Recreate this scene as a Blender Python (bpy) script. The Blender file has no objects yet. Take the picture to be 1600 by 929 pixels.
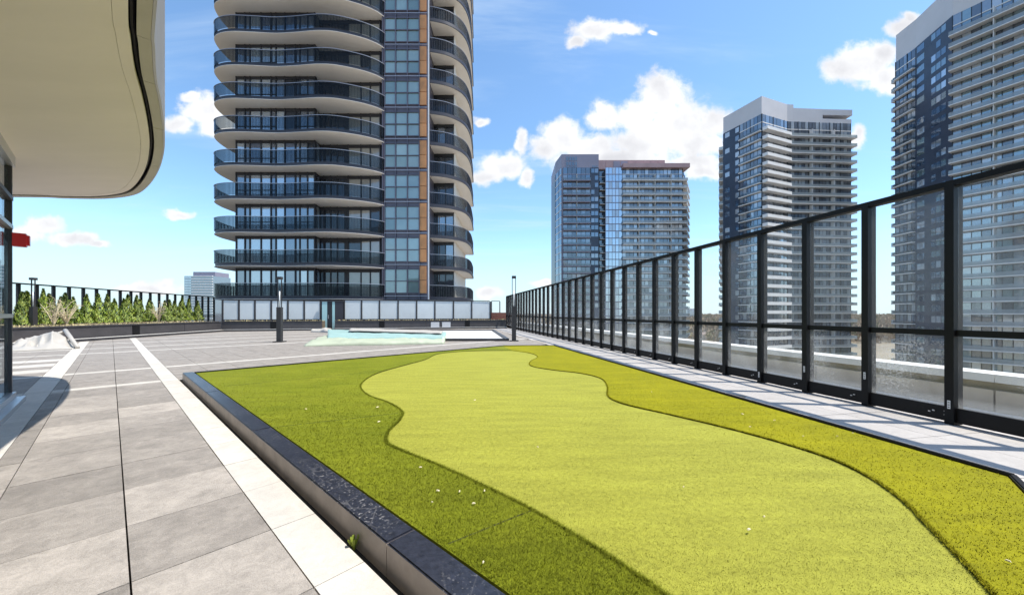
import bpy, bmesh, math, random
import numpy as np
from mathutils import Vector, Matrix
random.seed(7); np.random.seed(7)
R = math.radians
scene = bpy.context.scene
C = scene.collection

# ------------------------------------------------------------------ camera
H = 1.35
cam_d = bpy.data.cameras.new('camera'); cam = bpy.data.objects.new('camera', cam_d); C.objects.link(cam)
cam.location = (0, 0, H); cam.rotation_euler = (R(90), 0, 0)
cam_d.sensor_width = 36; cam_d.lens = 575/1600*36; cam_d.shift_y = 0.0153
cam_d.clip_start = 0.05; cam_d.clip_end = 30000
scene.camera = cam
# ------------------------------------------------------------------ light
SUN_EL = 65.0
sun_h = Vector((0.993, -0.116, 0)).normalized()
sun_dir = Vector((sun_h.x*math.cos(R(SUN_EL)), sun_h.y*math.cos(R(SUN_EL)), math.sin(R(SUN_EL))))
sd = bpy.data.lights.new('sun', 'SUN'); sd.energy = 2.8; sd.angle = R(0.5); sd.color = (1.0, 0.95, 0.87)
so = bpy.data.objects.new('sun', sd); C.objects.link(so); so.location = (20, 0, 40)
so.rotation_euler = (-sun_dir).to_track_quat('-Z', 'Y').to_euler()
scene.view_settings.view_transform = 'Standard'; scene.view_settings.look = 'None'
scene.view_settings.exposure = 1.22; scene.view_settings.gamma = 1
scene.cycles.max_bounces = 7; scene.cycles.diffuse_bounces = 4; scene.cycles.glossy_bounces = 3; scene.cycles.transparent_max_bounces = 24

# sky: Nishita with cumulus mixed over it, all by direction
world = bpy.data.worlds.new('World'); scene.world = world; world.use_nodes = True
def build_world():
    nt = world.node_tree; N = nt.nodes; L = nt.links; N.clear()
    def node(t, **kw):
        n = N.new(t)
        for k, v in kw.items(): setattr(n, k, v)
        return n
    def math_(op, a, b=None, c=None, clamp=False):
        n = node('ShaderNodeMath', operation=op, use_clamp=clamp)
        for i, x in enumerate((a, b, c)):
            if x is None: continue
            if isinstance(x, (int, float)): n.inputs[i].default_value = x
            else: L.new(x, n.inputs[i])
        return n.outputs[0]
    out = node('ShaderNodeOutputWorld'); bg = node('ShaderNodeBackground'); bg.inputs[1].default_value = 1.0
    sky = node('ShaderNodeTexSky', sky_type='NISHITA'); sky.sun_disc = False
    sky.sun_elevation = R(SUN_EL); sky.sun_rotation = math.atan2(sun_h.x, sun_h.y)
    sky.air_density = 1.0; sky.dust_density = 0.25; sky.ozone_density = 2.0; sky.altitude = 100
    tc = node('ShaderNodeTexCoord'); sep = node('ShaderNodeSeparateXYZ'); L.new(tc.outputs['Generated'], sep.inputs[0])
    x, y, z = sep.outputs
    skys = node('ShaderNodeVectorMath', operation='MULTIPLY'); L.new(sky.outputs[0], skys.inputs[0])
    skys.inputs[1].default_value = (0.092, 0.108, 0.112)
    yy = math_('MAXIMUM', y, 0.05)
    gx = math_('DIVIDE', x, yy); gz = math_('DIVIDE', z, yy)
    g = node('ShaderNodeCombineXYZ'); L.new(gx, g.inputs[0]); L.new(gz, g.inputs[1])
    def noise(vec, scale, detail, rough, dist=0.0):
        n = node('ShaderNodeTexNoise'); n.inputs['Scale'].default_value = scale; n.inputs['Detail'].default_value = detail
        n.inputs['Roughness'].default_value = rough; n.inputs['Distortion'].default_value = dist
        L.new(vec, n.inputs['Vector']); return n.outputs[0]
    def vadd(a, b):
        n = node('ShaderNodeVectorMath', operation='ADD'); L.new(a, n.inputs[0])
        if isinstance(b, tuple): n.inputs[1].default_value = b
        else: L.new(b, n.inputs[1])
        return n.outputs[0]
    # warp the direction a little so the outlines billow
    wn = node('ShaderNodeTexNoise'); wn.inputs['Scale'].default_value = 14; wn.inputs['Detail'].default_value = 4; L.new(g.outputs[0], wn.inputs['Vector'])
    wv = node('ShaderNodeVectorMath', operation='MULTIPLY_ADD'); L.new(wn.outputs['Color'], wv.inputs[0])
    wv.inputs[1].default_value = (0.05, 0.05, 0); wv.inputs[2].default_value = (-0.025, -0.025, 0)
    gw = vadd(g.outputs[0], wv.outputs[0])
    blobs = [(1035,150,44,42),(998,188,40,36),(1062,200,72,48),(1112,192,34,30),(946,182,30,24),(1090,222,50,30),(1000,228,62,30),
             (880,214,40,30),(925,232,52,26),(852,232,28,22),(1080,256,58,16),(960,250,120,24),(815,225,10,26),
             (925,48,40,18),(977,44,30,14),(902,66,20,13),(1022,53,9,5),
             (318,172,42,28),(300,150,22,9),(280,192,28,14),(335,192,30,24),
             (72,350,34,17),(112,370,44,12),(40,366,28,15),(150,377,22,5),(280,335,26,8),
             (232,452,56,10),(255,445,16,8),(788,260,38,24),(760,276,32,14),(822,276,14,14),(748,190,16,10),
             (1348,100,50,36),(1318,106,40,24),(1378,86,30,22),(1384,124,32,26),(1408,42,24,20),(1424,28,16,10),
             (1340,216,14,20),(850,444,22,7),(765,458,22,9),(1100,268,36,12)]
    d = None
    for (u, v, ru, rv) in blobs:
        ru /= 575; rv /= 575
        s = node('ShaderNodeVectorMath', operation='MULTIPLY_ADD'); L.new(gw, s.inputs[0])
        s.inputs[1].default_value = (1/ru, 1/rv, 0); s.inputs[2].default_value = (-(u-800)/575/ru, -(489-v)/575/rv, 0)
        ln = node('ShaderNodeVectorMath', operation='LENGTH'); L.new(s.outputs[0], ln.inputs[0])
        e = math_('SUBTRACT', 1.0, ln.outputs['Value'])
        d = e if d is None else math_('SMOOTH_MAX', d, e, 0.12)
    d = math_('MAXIMUM', d, -1.5)
    n1 = noise(g.outputs[0], 24, 9, 0.63, 0.25)
    dens = math_('ADD', d, math_('MULTIPLY', math_('SUBTRACT', n1, 0.5), 1.25))
    def sstep(v, a, b):
        n = node('ShaderNodeMapRange', interpolation_type='SMOOTHSTEP'); L.new(v, n.inputs[0])
        n.inputs[1].default_value = a; n.inputs[2].default_value = b; return n.outputs[0]
    a1 = sstep(dens, -0.20, 0.46)
    front = sstep(y, 0.22, 0.34)
    a1 = math_('MULTIPLY', a1, front)
    # the rest of the sky carries the same kind of scattered cumulus
    zz = math_('ADD', math_('MAXIMUM', z, 0.0), 0.10)
    pl = node('ShaderNodeCombineXYZ'); L.new(math_('DIVIDE', x, zz), pl.inputs[0]); L.new(math_('DIVIDE', y, zz), pl.inputs[1])
    n2 = noise(pl.outputs[0], 0.9, 8, 0.55, 0.1)
    a2 = sstep(n2, 0.575, 0.66)
    a2 = math_('MULTIPLY', a2, math_('SUBTRACT', 1.0, front))
    a2 = math_('MULTIPLY', a2, sstep(z, 0.02, 0.1))
    # thin high cirrus streaks, everywhere
    cr = node('ShaderNodeMapping'); L.new(pl.outputs[0], cr.inputs[0]); cr.inputs['Rotation'].default_value = (0, 0, 0.9)
    cr.inputs['Scale'].default_value = (0.5, 2.2, 1)
    n3 = noise(cr.outputs[0], 1.3, 6, 0.6, 0.5)
    a3 = math_('MULTIPLY', sstep(n3, 0.46, 0.78), 0.42)
    a3 = math_('MULTIPLY', a3, sstep(z, 0.03, 0.25))
    cum = math_('MAXIMUM', a1, a2)
    # cloud shading: bright billows, greyer bases
    n4 = noise(vadd(g.outputs[0], (0.02, 0.035, 0)), 8, 5, 0.5)
    sh = math_('ADD', math_('MULTIPLY', n4, 0.62), math_('MULTIPLY', sstep(dens, 0.9, 0.1), 0.10))
    br = node('ShaderNodeMapRange'); L.new(sh, br.inputs[0]); br.inputs[1].default_value = 0.2; br.inputs[2].default_value = 0.42
    br.inputs[3].default_value = 0.335; br.inputs[4].default_value = 0.47
    cc = node('ShaderNodeCombineXYZ'); L.new(br.outputs[0], cc.inputs[0]); L.new(math_('MULTIPLY', br.outputs[0], 1.01), cc.inputs[1]); L.new(math_('MULTIPLY_ADD', br.outputs[0], 0.92, 0.05), cc.inputs[2])
    m0 = node('ShaderNodeMix', data_type='RGBA'); L.new(math_('MULTIPLY', math_('SUBTRACT', 1.0, sstep(z, 0.0, 0.22)), 0.75), m0.inputs[0]); L.new(skys.outputs[0], m0.inputs[6]); m0.inputs[7].default_value = (0.29, 0.375, 0.45, 1)
    m1 = node('ShaderNodeMix', data_type='RGBA'); L.new(a3, m1.inputs[0]); L.new(m0.outputs[2], m1.inputs[6]); m1.inputs[7].default_value = (0.36, 0.43, 0.50, 1)
    m2 = node('ShaderNodeMix', data_type='RGBA'); L.new(cum, m2.inputs[0]); L.new(m1.outputs[2], m2.inputs[6]); L.new(cc.outputs[0], m2.inputs[7])
    L.new(m2.outputs[2], bg.inputs[0]); L.new(bg.outputs[0], out.inputs[0])
build_world()

# ------------------------------------------------------------------ helpers
F = 575.0; HZ = 489.0
def gp(u, v, z=0.0):
    """survey: the point at height z that the photograph shows at (u, v)"""
    Y = (H - z)*F/(v - HZ); return Vector(((u-800)/F*Y, Y, z))
def xat(u, Y): return (u-800)/F*Y
D1 = Vector((-0.737, 0.676, 0)).normalized(); D2 = Vector((D1.y, -D1.x, 0))     # deck paving grid
def st(s, t, z=0.0): return D2*s + D1*t + Vector((0, 0, z))
ANG_D = math.atan2(D2.y, D2.x)
EY = Vector((-0.191, 0.982, 0)).normalized(); EX = Vector((EY.y, -EY.x, 0))     # building grid
ANG_E = math.atan2(EX.y, EX.x)

class MB:
    def __init__(s): s.v = []; s.f = []; s.m = []
    def box(s, c, size, rz=0.0, m=0, top=None):
        hx, hy, hz = size[0]/2, size[1]/2, size[2]/2; ca, sa = math.cos(rz), math.sin(rz); b = len(s.v)
        for dz in (-hz, hz):
            k = 1.0 if (top is None or dz < 0) else top
            for dx, dy in ((-hx,-hy),(hx,-hy),(hx,hy),(-hx,hy)):
                dx *= k; dy *= k
                s.v.append((c[0]+dx*ca-dy*sa, c[1]+dx*sa+dy*ca, c[2]+dz))
        for q in ((3,2,1,0),(4,5,6,7),(0,1,5,4),(1,2,6,5),(2,3,7,6),(3,0,4,7)): s.f.append([b+i for i in q]); s.m.append(m)
        return s
    def bar(s, a, b_, w, d, m=0):
        """box from a to b_, w wide, d high"""
        a = Vector(a); b_ = Vector(b_); ax = (b_-a); L = ax.length; ax.normalize()
        up = Vector((0,0,1)) if abs(ax.z) < 0.95 else Vector((0,1,0))
        sx = ax.cross(up).normalized(); uz = sx.cross(ax); b = len(s.v)
        for p in (a, b_):
            for i, j in ((-1,-1),(1,-1),(1,1),(-1,1)): s.v.append(tuple(p+sx*i*w/2+uz*j*d/2))
        for q in ((0,1,2,3),(7,6,5,4),(0,4,5,1),(1,5,6,2),(2,6,7,3),(3,7,4,0)): s.f.append([b+i for i in q]); s.m.append(m)
        return s
    def prism(s, poly, z0, z1, m=0, mside=None, mbot=None):
        n = len(poly); b = len(s.v)
        A = sum(poly[i][0]*poly[(i+1)%n][1]-poly[(i+1)%n][0]*poly[i][1] for i in range(n))
        if A < 0: poly = list(reversed(poly))
        for p in poly: s.v.append((p[0], p[1], z0))
        for p in poly: s.v.append((p[0], p[1], z1))
        s.f.append([b+i for i in reversed(range(n))]); s.m.append(m if mbot is None else mbot)
        s.f.append([b+n+i for i in range(n)]); s.m.append(m)
        for i in range(n):
            j = (i+1) % n; s.f.append([b+i, b+j, b+n+j, b+n+i]); s.m.append(m if mside is None else mside)
        return s
    def ribbon(s, pl, o0, o1, z0, z1, m=0):
        """solid wall along an open polyline, between the two side offsets"""
        a = offset(pl, o0); c = offset(pl, o1); n = len(pl); b = len(s.v)
        for i in range(n):
            for p, z in ((a[i], z0), (c[i], z0), (c[i], z1), (a[i], z1)): s.v.append((p[0], p[1], z))
        for i in range(n-1):
            k = b+4*i
            for q in range(4):
                r = (q+1) % 4; s.f.append([k+q, k+4+q, k+4+r, k+r]); s.m.append(m)
        s.f.append([b, b+1, b+2, b+3]); s.m.append(m); e = b+4*(n-1); s.f.append([e+3, e+2, e+1, e]); s.m.append(m)
        return s
    def tube(s, pts, r, n=6, m=0):
        pts = [Vector(p) for p in pts]; b = len(s.v)
        for i, p in enumerate(pts):
            t = (pts[min(i+1, len(pts)-1)]-pts[max(i-1, 0)]).normalized()
            up = Vector((0,0,1)) if abs(t.z) < 0.9 else Vector((1,0,0))
            sx = t.cross(up).normalized(); uz = sx.cross(t); rr = r[i] if isinstance(r, (list, tuple)) else r
            for k in range(n):
                a = 2*math.pi*k/n; s.v.append(tuple(p+sx*math.cos(a)*rr+uz*math.sin(a)*rr))
        for i in range(len(pts)-1):
            for k in range(n):
                j = (k+1) % n; s.f.append([b+i*n+k, b+i*n+j, b+(i+1)*n+j, b+(i+1)*n+k]); s.m.append(m)
        s.f.append([b+k for k in reversed(range(n))]); s.m.append(m)
        e = b+(len(pts)-1)*n; s.f.append([e+k for k in range(n)]); s.m.append(m)
        return s
    def quad(s, a, b, c, d, m=0):
        k = len(s.v); s.v += [tuple(a), tuple(b), tuple(c), tuple(d)]; s.f.append([k, k+1, k+2, k+3]); s.m.append(m); return s
    def mesh(s, name, mats, smooth=False):
        me = bpy.data.meshes.new(name); me.from_pydata(s.v, [], s.f)
        for m in (mats if isinstance(mats, (list, tuple)) else [mats]): me.materials.append(m)
        me.polygons.foreach_set('material_index', s.m)
        bm = bmesh.new(); bm.from_mesh(me); bmesh.ops.recalc_face_normals(bm, faces=bm.faces); bm.to_mesh(me); bm.free()
        if smooth: me.polygons.foreach_set('use_smooth', [True]*len(me.polygons))
        me.update(); return me
    def build(s, name, mats, parent=None, smooth=False, origin=None):
        if origin is not None:
            o_ = Vector(origin); s.v = [(p[0]-o_.x, p[1]-o_.y, p[2]-o_.z) for p in s.v]
        o = link(name, s.mesh(name, mats, smooth), parent)
        if origin is not None: o.location = origin
        return o
def offset(pl, d):
    out = []; n = len(pl)
    for i in range(n):
        a = Vector(pl[max(i-1,0)][:2]); b = Vector(pl[min(i+1,n-1)][:2]); p = Vector(pl[i][:2])
        t1 = (p-a); t2 = (b-p)
        if t1.length < 1e-6: t1 = t2
        if t2.length < 1e-6: t2 = t1
        t1.normalize(); t2.normalize(); n1 = Vector((-t1.y, t1.x)); n2 = Vector((-t2.y, t2.x)); nn = (n1+n2)
        if nn.length < 1e-6: nn = n1
        nn.normalize(); k = 1/max(0.4, nn.dot(n1)); q = p+nn*d*k; out.append((q.x, q.y))
    return out
def link(name, me, parent=None):
    o = bpy.data.objects.new(name, me); C.objects.link(o)
    if parent is not None: o.parent = parent; o.matrix_parent_inverse = Matrix.Translation(parent.location).inverted() if parent.type == 'EMPTY' else Matrix()
    return o
def tag(o, label, cat, group=None):
    o['label'] = label; o['category'] = cat
    if group: o['group'] = group
    return o
def thing(name, label, cat, group=None):
    return tag(link(name, None), label, cat, group)
def structure(o): o['kind'] = 'structure'; return o
def stuff(o): o['kind'] = 'stuff'; return o
def catmull(P, k=6, closed=False):
    P = [Vector((p[0], p[1])) for p in P]; n = len(P); out = []
    rng = range(n) if closed else range(n-1)
    for i in rng:
        p0 = P[(i-1) % n] if closed else P[max(i-1,0)]; p1 = P[i]; p2 = P[(i+1) % n]; p3 = P[(i+2) % n] if closed else P[min(i+2,n-1)]
        for j in range(k):
            t = j/k
            q = 0.5*((2*p1)+(-p0+p2)*t+(2*p0-5*p1+4*p2-p3)*t*t+(-p0+3*p1-3*p2+p3)*t**3); out.append((q.x, q.y))
    if not closed: out.append((P[-1].x, P[-1].y))
    return out
UNIT = {}
def unit_box(mat, bevel=0.0):
    k = (mat.name, bevel)
    if k not in UNIT: UNIT[k] = MB().box((0,0,0), (1,1,1)).mesh('piece', mat)
    return UNIT[k]
def piece(name, mat, c, size, rz, parent):
    o = link(name, unit_box(mat), parent); o.location = c; o.scale = size; o.rotation_euler = (0, 0, rz); return o

# ------------------------------------------------------------------ materials
MATS = {}
def mat(name, col, rough=0.6, metal=0.0, spec=0.5, var=0.0, scale=3.0, bump=0.0, bscale=40.0, objvar=0.0, col2=None, stretch=None, detail=5, grit=0.0):
    m = bpy.data.materials.new(name); m.use_nodes = True; nt = m.node_tree; N = nt.nodes; L = nt.links
    b = N['Principled BSDF']; b.inputs['Roughness'].default_value = rough; b.inputs['Metallic'].default_value = metal
    b.inputs['Specular IOR Level'].default_value = spec; b.inputs['Base Color'].default_value = (*col, 1)
    src = None
    if var or bump:
        tc = N.new('ShaderNodeNewGeometry'); vec = tc.outputs['Position']
        if stretch:
            mp = N.new('ShaderNodeMapping'); L.new(vec, mp.inputs[0]); mp.inputs['Scale'].default_value = stretch; vec = mp.outputs[0]
    if var:
        n = N.new('ShaderNodeTexNoise'); n.inputs['Scale'].default_value = scale; n.inputs['Detail'].default_value = detail; n.inputs['Roughness'].default_value = 0.62
        L.new(vec, n.inputs['Vector'])
        mx = N.new('ShaderNodeMix'); mx.data_type = 'RGBA'
        mr = N.new('ShaderNodeMapRange'); L.new(n.outputs[0], mr.inputs[0]); mr.inputs[1].default_value = 0.3; mr.inputs[2].default_value = 0.7
        L.new(mr.outputs[0], mx.inputs[0])
        c2 = col2 if col2 else tuple(min(1, c*(1+var)) for c in col); c1 = col if col2 else tuple(c*(1-var) for c in col)
        mx.inputs[6].default_value = (*c1, 1); mx.inputs[7].default_value = (*c2, 1); src = mx.outputs[2]
    if grit:
        gn = N.new('ShaderNodeTexNoise'); gn.inputs['Scale'].default_value = 90; gn.inputs['Detail'].default_value = 6; gn.inputs['Roughness'].default_value = 0.75; L.new(N.new('ShaderNodeNewGeometry').outputs['Position'], gn.inputs[0])
        gb = N.new('ShaderNodeTexNoise'); gb.inputs['Scale'].default_value = 9; gb.inputs['Detail'].default_value = 7; gb.inputs['Roughness'].default_value = 0.7; gb.inputs['Distortion'].default_value = 1.2; L.new(N.new('ShaderNodeNewGeometry').outputs['Position'], gb.inputs[0])
        ga = N.new('ShaderNodeMath'); ga.operation = 'ADD'; L.new(gn.outputs[0], ga.inputs[0]); L.new(gb.outputs[0], ga.inputs[1])
        gm_ = N.new('ShaderNodeMapRange'); L.new(ga.outputs[0], gm_.inputs[0]); gm_.inputs[1].default_value = 0.7; gm_.inputs[2].default_value = 1.3; gm_.inputs[3].default_value = 1-grit; gm_.inputs[4].default_value = 1+grit
        gs = N.new('ShaderNodeVectorMath'); gs.operation = 'SCALE'; L.new(src, gs.inputs[0]); L.new(gm_.outputs[0], gs.inputs['Scale']); src = gs.outputs[0]
    if objvar:
        oi = N.new('ShaderNodeObjectInfo'); mr = N.new('ShaderNodeMapRange'); L.new(oi.outputs['Random'], mr.inputs[0])
        mr.inputs[3].default_value = 1-objvar; mr.inputs[4].default_value = 1+objvar
        ml = N.new('ShaderNodeVectorMath'); ml.operation = 'SCALE'
        if src is not None: L.new(src, ml.inputs[0])
        else: ml.inputs[0].default_value = col
        L.new(mr.outputs[0], ml.inputs['Scale']); src = ml.outputs[0]
    if src is not None: L.new(src, b.inputs['Base Color'])
    if bump:
        n = N.new('ShaderNodeTexNoise'); n.inputs['Scale'].default_value = bscale; n.inputs['Detail'].default_value = 4; L.new(vec, n.inputs['Vector'])
        bp = N.new('ShaderNodeBump'); bp.inputs['Strength'].default_value = bump; bp.inputs['Distance'].default_value = 0.01
        L.new(n.outputs[0], bp.inputs['Height']); L.new(bp.outputs[0], b.inputs['Normal'])
    MATS[name] = m; return m
def glass_clear(name, tint=(0.93,0.96,0.96), refl=0.08, veil=0.05, veilcol=(0.8,0.82,0.82), dirt=0.0, zfade=None):
    m = bpy.data.materials.new(name); m.use_nodes = True; nt = m.node_tree; N = nt.nodes; L = nt.links; N.clear()
    out = N.new('ShaderNodeOutputMaterial'); tr = N.new('ShaderNodeBsdfTransparent'); tr.inputs[0].default_value = (*tint, 1)
    gl = N.new('ShaderNodeBsdfGlossy'); gl.inputs['Roughness'].default_value = 0.02; gl.inputs[0].default_value = (0.9,0.95,1,1)
    df = N.new('ShaderNodeBsdfDiffuse'); df.inputs[0].default_value = (*veilcol, 1)
    tl = N.new('ShaderNodeBsdfTranslucent'); tl.inputs[0].default_value = (*veilcol, 1)
    ad = N.new('ShaderNodeMixShader'); ad.inputs[0].default_value = 0.5; L.new(df.outputs[0], ad.inputs[1]); L.new(tl.outputs[0], ad.inputs[2])
    fr = N.new('ShaderNodeLayerWeight'); fr.inputs[0].default_value = 0.5
    fm = N.new('ShaderNodeMath'); fm.operation = 'POWER'; L.new(fr.outputs['Facing'], fm.inputs[0]); fm.inputs[1].default_value = 5.0
    fc = N.new('ShaderNodeMath'); fc.operation = 'MULTIPLY_ADD'; L.new(fm.outputs[0], fc.inputs[0]); fc.inputs[1].default_value = 0.5; fc.inputs[2].default_value = refl
    m1 = N.new('ShaderNodeMixShader'); L.new(fc.outputs[0], m1.inputs[0]); L.new(tr.outputs[0], m1.inputs[1]); L.new(gl.outputs[0], m1.inputs[2])
    m2 = N.new('ShaderNodeMixShader'); L.new(m1.outputs[0], m2.inputs[1]); L.new(ad.outputs[0], m2.inputs[2]); m2.inputs[0].default_value = veil
    if dirt:
        ge = N.new('ShaderNodeNewGeometry'); n = N.new('ShaderNodeTexNoise'); n.inputs['Scale'].default_value = 45; n.inputs['Detail'].default_value = 6; n.inputs['Roughness'].default_value = 0.75
        L.new(ge.outputs['Position'], n.inputs[0]); n2 = N.new('ShaderNodeTexNoise'); n2.inputs['Scale'].default_value = 1.3; n2.inputs['Detail'].default_value = 3; L.new(ge.outputs['Position'], n2.inputs[0])
        ra = N.new('ShaderNodeMapRange'); L.new(n.outputs[0], ra.inputs[0]); ra.inputs[1].default_value = 0.46; ra.inputs[2].default_value = 0.62
        rb = N.new('ShaderNodeMapRange'); L.new(n2.outputs[0], rb.inputs[0]); rb.inputs[1].default_value = 0.42; rb.inputs[2].default_value = 0.72
        mu = N.new('ShaderNodeMath'); mu.operation = 'MULTIPLY'; L.new(ra.outputs[0], mu.inputs[0]); L.new(rb.outputs[0], mu.inputs[1])
        # splash dirt gathers on the lowest hand's breadth of the pane
        sp = N.new('ShaderNodeSeparateXYZ'); L.new(ge.outputs['Position'], sp.inputs[0])
        zr = N.new('ShaderNodeMapRange'); L.new(sp.outputs[2], zr.inputs[0]); zr.inputs[1].default_value = 0.2; zr.inputs[2].default_value = 0.34; zr.inputs[3].default_value = 1; zr.inputs[4].default_value = 0
        zm = N.new('ShaderNodeMath'); zm.operation = 'MULTIPLY'; L.new(zr.outputs[0], zm.inputs[0]); L.new(n.outputs[0], zm.inputs[1])
        mm = N.new('ShaderNodeMath'); mm.operation = 'MAXIMUM'; L.new(mu.outputs[0], mm.inputs[0]); L.new(zm.outputs[0], mm.inputs[1])
        ma = N.new('ShaderNodeMath'); ma.operation = 'MULTIPLY_ADD'; L.new(mm.outputs[0], ma.inputs[0]); ma.inputs[1].default_value = dirt; ma.inputs[2].default_value = veil
        ma.use_clamp = True; L.new(ma.outputs[0], m2.inputs[0])
    L.new(m2.outputs[0], out.inputs[0]); MATS[name] = m; return m
def glass_window(name, col, refl=0.22, rough=0.04, objvar=0.25, wob=0.0):
    """coated building glass: a dim room behind, part mirror"""
    m = bpy.data.materials.new(name); m.use_nodes = True; nt = m.node_tree; N = nt.nodes; L = nt.links; N.clear()
    out = N.new('ShaderNodeOutputMaterial'); df = N.new('ShaderNodeBsdfDiffuse'); gl = N.new('ShaderNodeBsdfGlossy'); gl.inputs['Roughness'].default_value = rough
    gl.inputs[0].default_value = (0.80, 0.9, 1.0, 1)
    oi = N.new('ShaderNodeObjectInfo'); ge = N.new('ShaderNodeNewGeometry')
    n = N.new('ShaderNodeTexNoise'); n.inputs['Scale'].default_value = 0.9; n.inputs['Detail'].default_value = 2; L.new(ge.outputs['Position'], n.inputs[0])
    ad = N.new('ShaderNodeMath'); ad.operation = 'ADD'; L.new(oi.outputs['Random'], ad.inputs[0]); L.new(n.outputs[0], ad.inputs[1])
    mr = N.new('ShaderNodeMapRange'); L.new(ad.outputs[0], mr.inputs[0]); mr.inputs[1].default_value = 0.3; mr.inputs[2].default_value = 1.7; mr.inputs[3].default_value = 1-objvar; mr.inputs[4].default_value = 1+objvar
    ml = N.new('ShaderNodeVectorMath'); ml.operation = 'SCALE'; ml.inputs[0].default_value = col; L.new(mr.outputs[0], ml.inputs['Scale']); L.new(ml.outputs[0], df.inputs[0])
    fr = N.new('ShaderNodeFresnel'); fr.inputs[0].default_value = 1.5
    fa = N.new('ShaderNodeMath'); fa.operation = 'ADD'; L.new(fr.outputs[0], fa.inputs[0]); fa.inputs[1].default_value = refl-0.04; fa.use_clamp = True
    nb = N.new('ShaderNodeTexNoise'); nb.inputs['Scale'].default_value = 0.7; L.new(ge.outputs['Position'], nb.inputs[0])
    bp = N.new('ShaderNodeBump'); bp.inputs['Strength'].default_value = 0.12; bp.inputs['Distance'].default_value = 0.05; L.new(nb.outputs[0], bp.inputs['Height']); L.new(bp.outputs[0], gl.inputs['Normal'])
    mx = N.new('ShaderNodeMixShader'); L.new(fa.outputs[0], mx.inputs[0]); L.new(df.outputs[0], mx.inputs[1]); L.new(gl.outputs[0], mx.inputs[2]); L.new(mx.outputs[0], out.inputs[0])
    MATS[name] = m; return m

mat('paver', (0.30,0.268,0.235), 0.7, var=0.19, scale=3.4, bump=0.5, bscale=150, objvar=0.24, grit=0.30, stretch=(1,1,1), detail=9)
mat('strip', (0.52,0.487,0.435), 0.7, grit=0.14, var=0.08, scale=3, bump=0.15, bscale=120, objvar=0.05, detail=8)
mat('walk', (0.46,0.425,0.395), 0.7, grit=0.14, var=0.07, scale=2.5, bump=0.15, bscale=120, objvar=0.05, detail=8)
mat('joint', (0.03,0.028,0.026), 0.95)
mat('curb_side', (0.34,0.285,0.245), 0.55, var=0.2, scale=5)
mat('black_metal', (0.006,0.0055,0.006), 0.5, spec=0.25, var=0.2, scale=4)
mat('dark_metal', (0.035,0.033,0.037), 0.42)
mat('lamp_metal', (0.035,0.033,0.034), 0.5)
mat('silver', (0.55,0.55,0.56), 0.35, 0.7)
mat('cream', (0.89,0.83,0.76), 0.75, var=0.03, scale=0.5)
mat('soffit', (0.90,0.80,0.735), 0.8, var=0.04, scale=0.8, stretch=(0.5,2,1))
mat('fascia', (0.42,0.405,0.40), 0.35, 0.25, var=0.06, scale=1.5)
mat('fascia_return', (0.52,0.47,0.41), 0.6, var=0.06, scale=2)
mat('tower_dark', (0.03,0.029,0.038), 0.5, var=0.15, scale=0.6)
mat('tower_edge', (0.035,0.034,0.046), 0.45)
mat('spandrel', (0.115,0.105,0.135), 0.35, 0.1, objvar=0.15)
mat('balcony_floor', (0.52,0.49,0.46), 0.8, var=0.1, scale=1)
mat('orange', (0.55,0.25,0.095), 0.5, var=0.18, scale=0.8, objvar=0.1)
mat('white_pipe', (0.75,0.74,0.74), 0.4)
mat('rail_light', (0.42,0.42,0.46), 0.35, 0.5)
mat('white_panel', (0.60,0.575,0.58), 0.55, var=0.05, scale=0.15)
mat('white_slab', (0.80,0.78,0.76), 0.6, var=0.05, scale=0.3)
mat('grey_slab', (0.68,0.66,0.64), 0.6, var=0.1, scale=0.3)
mat('navy', (0.04,0.056,0.09), 0.35, var=0.2, scale=0.3)
mat('lavender', (0.25,0.235,0.30), 0.45, var=0.08, scale=0.2)
mat('pink', (0.40,0.265,0.265), 0.55, var=0.12, scale=0.25)
mat('window_black', (0.02,0.022,0.028), 0.3)
mat('frost', (0.62,0.66,0.67), 0.35, var=0.06, scale=0.7, objvar=0.07)
mat('teal_glass', (0.35,0.55,0.56), 0.15)
mat('planter', (0.055,0.05,0.052), 0.55, var=0.15, scale=2, objvar=0.12)
mat('ledge', (0.55,0.53,0.50), 0.6, var=0.1, scale=2)
mat('soil', (0.16,0.12,0.075), 0.95, var=0.4, scale=8, bump=0.6, bscale=30)
mat('dry', (0.48,0.40,0.20), 0.9, var=0.35, scale=5)
mat('cap', (0.66,0.65,0.62), 0.6, var=0.1, scale=1.5)
mat('concrete', (0.47,0.41,0.33), 0.8, var=0.14, scale=1.5, stretch=(1,1,0.4))
mat('recess_olive', (0.20,0.165,0.10), 0.85, var=0.25, scale=2)  # darker olive tone of the band under the parapet cap
mat('gravel', (0.5,0.49,0.47), 0.95, var=0.45, scale=25, bump=1.0, bscale=50)
mat('ground', (0.16,0.135,0.095), 0.95, var=0.35, scale=0.012, col2=(0.25,0.205,0.14))
mat('bark', (0.16,0.11,0.07), 0.9)
mat('cedar_a', (0.12,0.185,0.018), 0.6, var=0.5, scale=9, objvar=0.2)
mat('cedar_b', (0.25,0.30,0.035), 0.6, var=0.4, scale=9, objvar=0.2)
mat('cedar_c', (0.035,0.075,0.014), 0.6, var=0.4, scale=9)
mat('twig', (0.55,0.46,0.30), 0.8, var=0.2, scale=6)
mat('tarp_white', (0.42,0.395,0.355), 0.55, var=0.08, scale=5)
mat('tarp_green', (0.42,0.46,0.34), 0.5, var=0.1, scale=2)
mat('tarp_teal', (0.33,0.49,0.46), 0.4, var=0.12, scale=1.5)
mat('membrane', (0.52,0.51,0.49), 0.6, var=0.05, scale=2)
mat('red', (0.62,0.012,0.012), 0.35)
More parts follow.
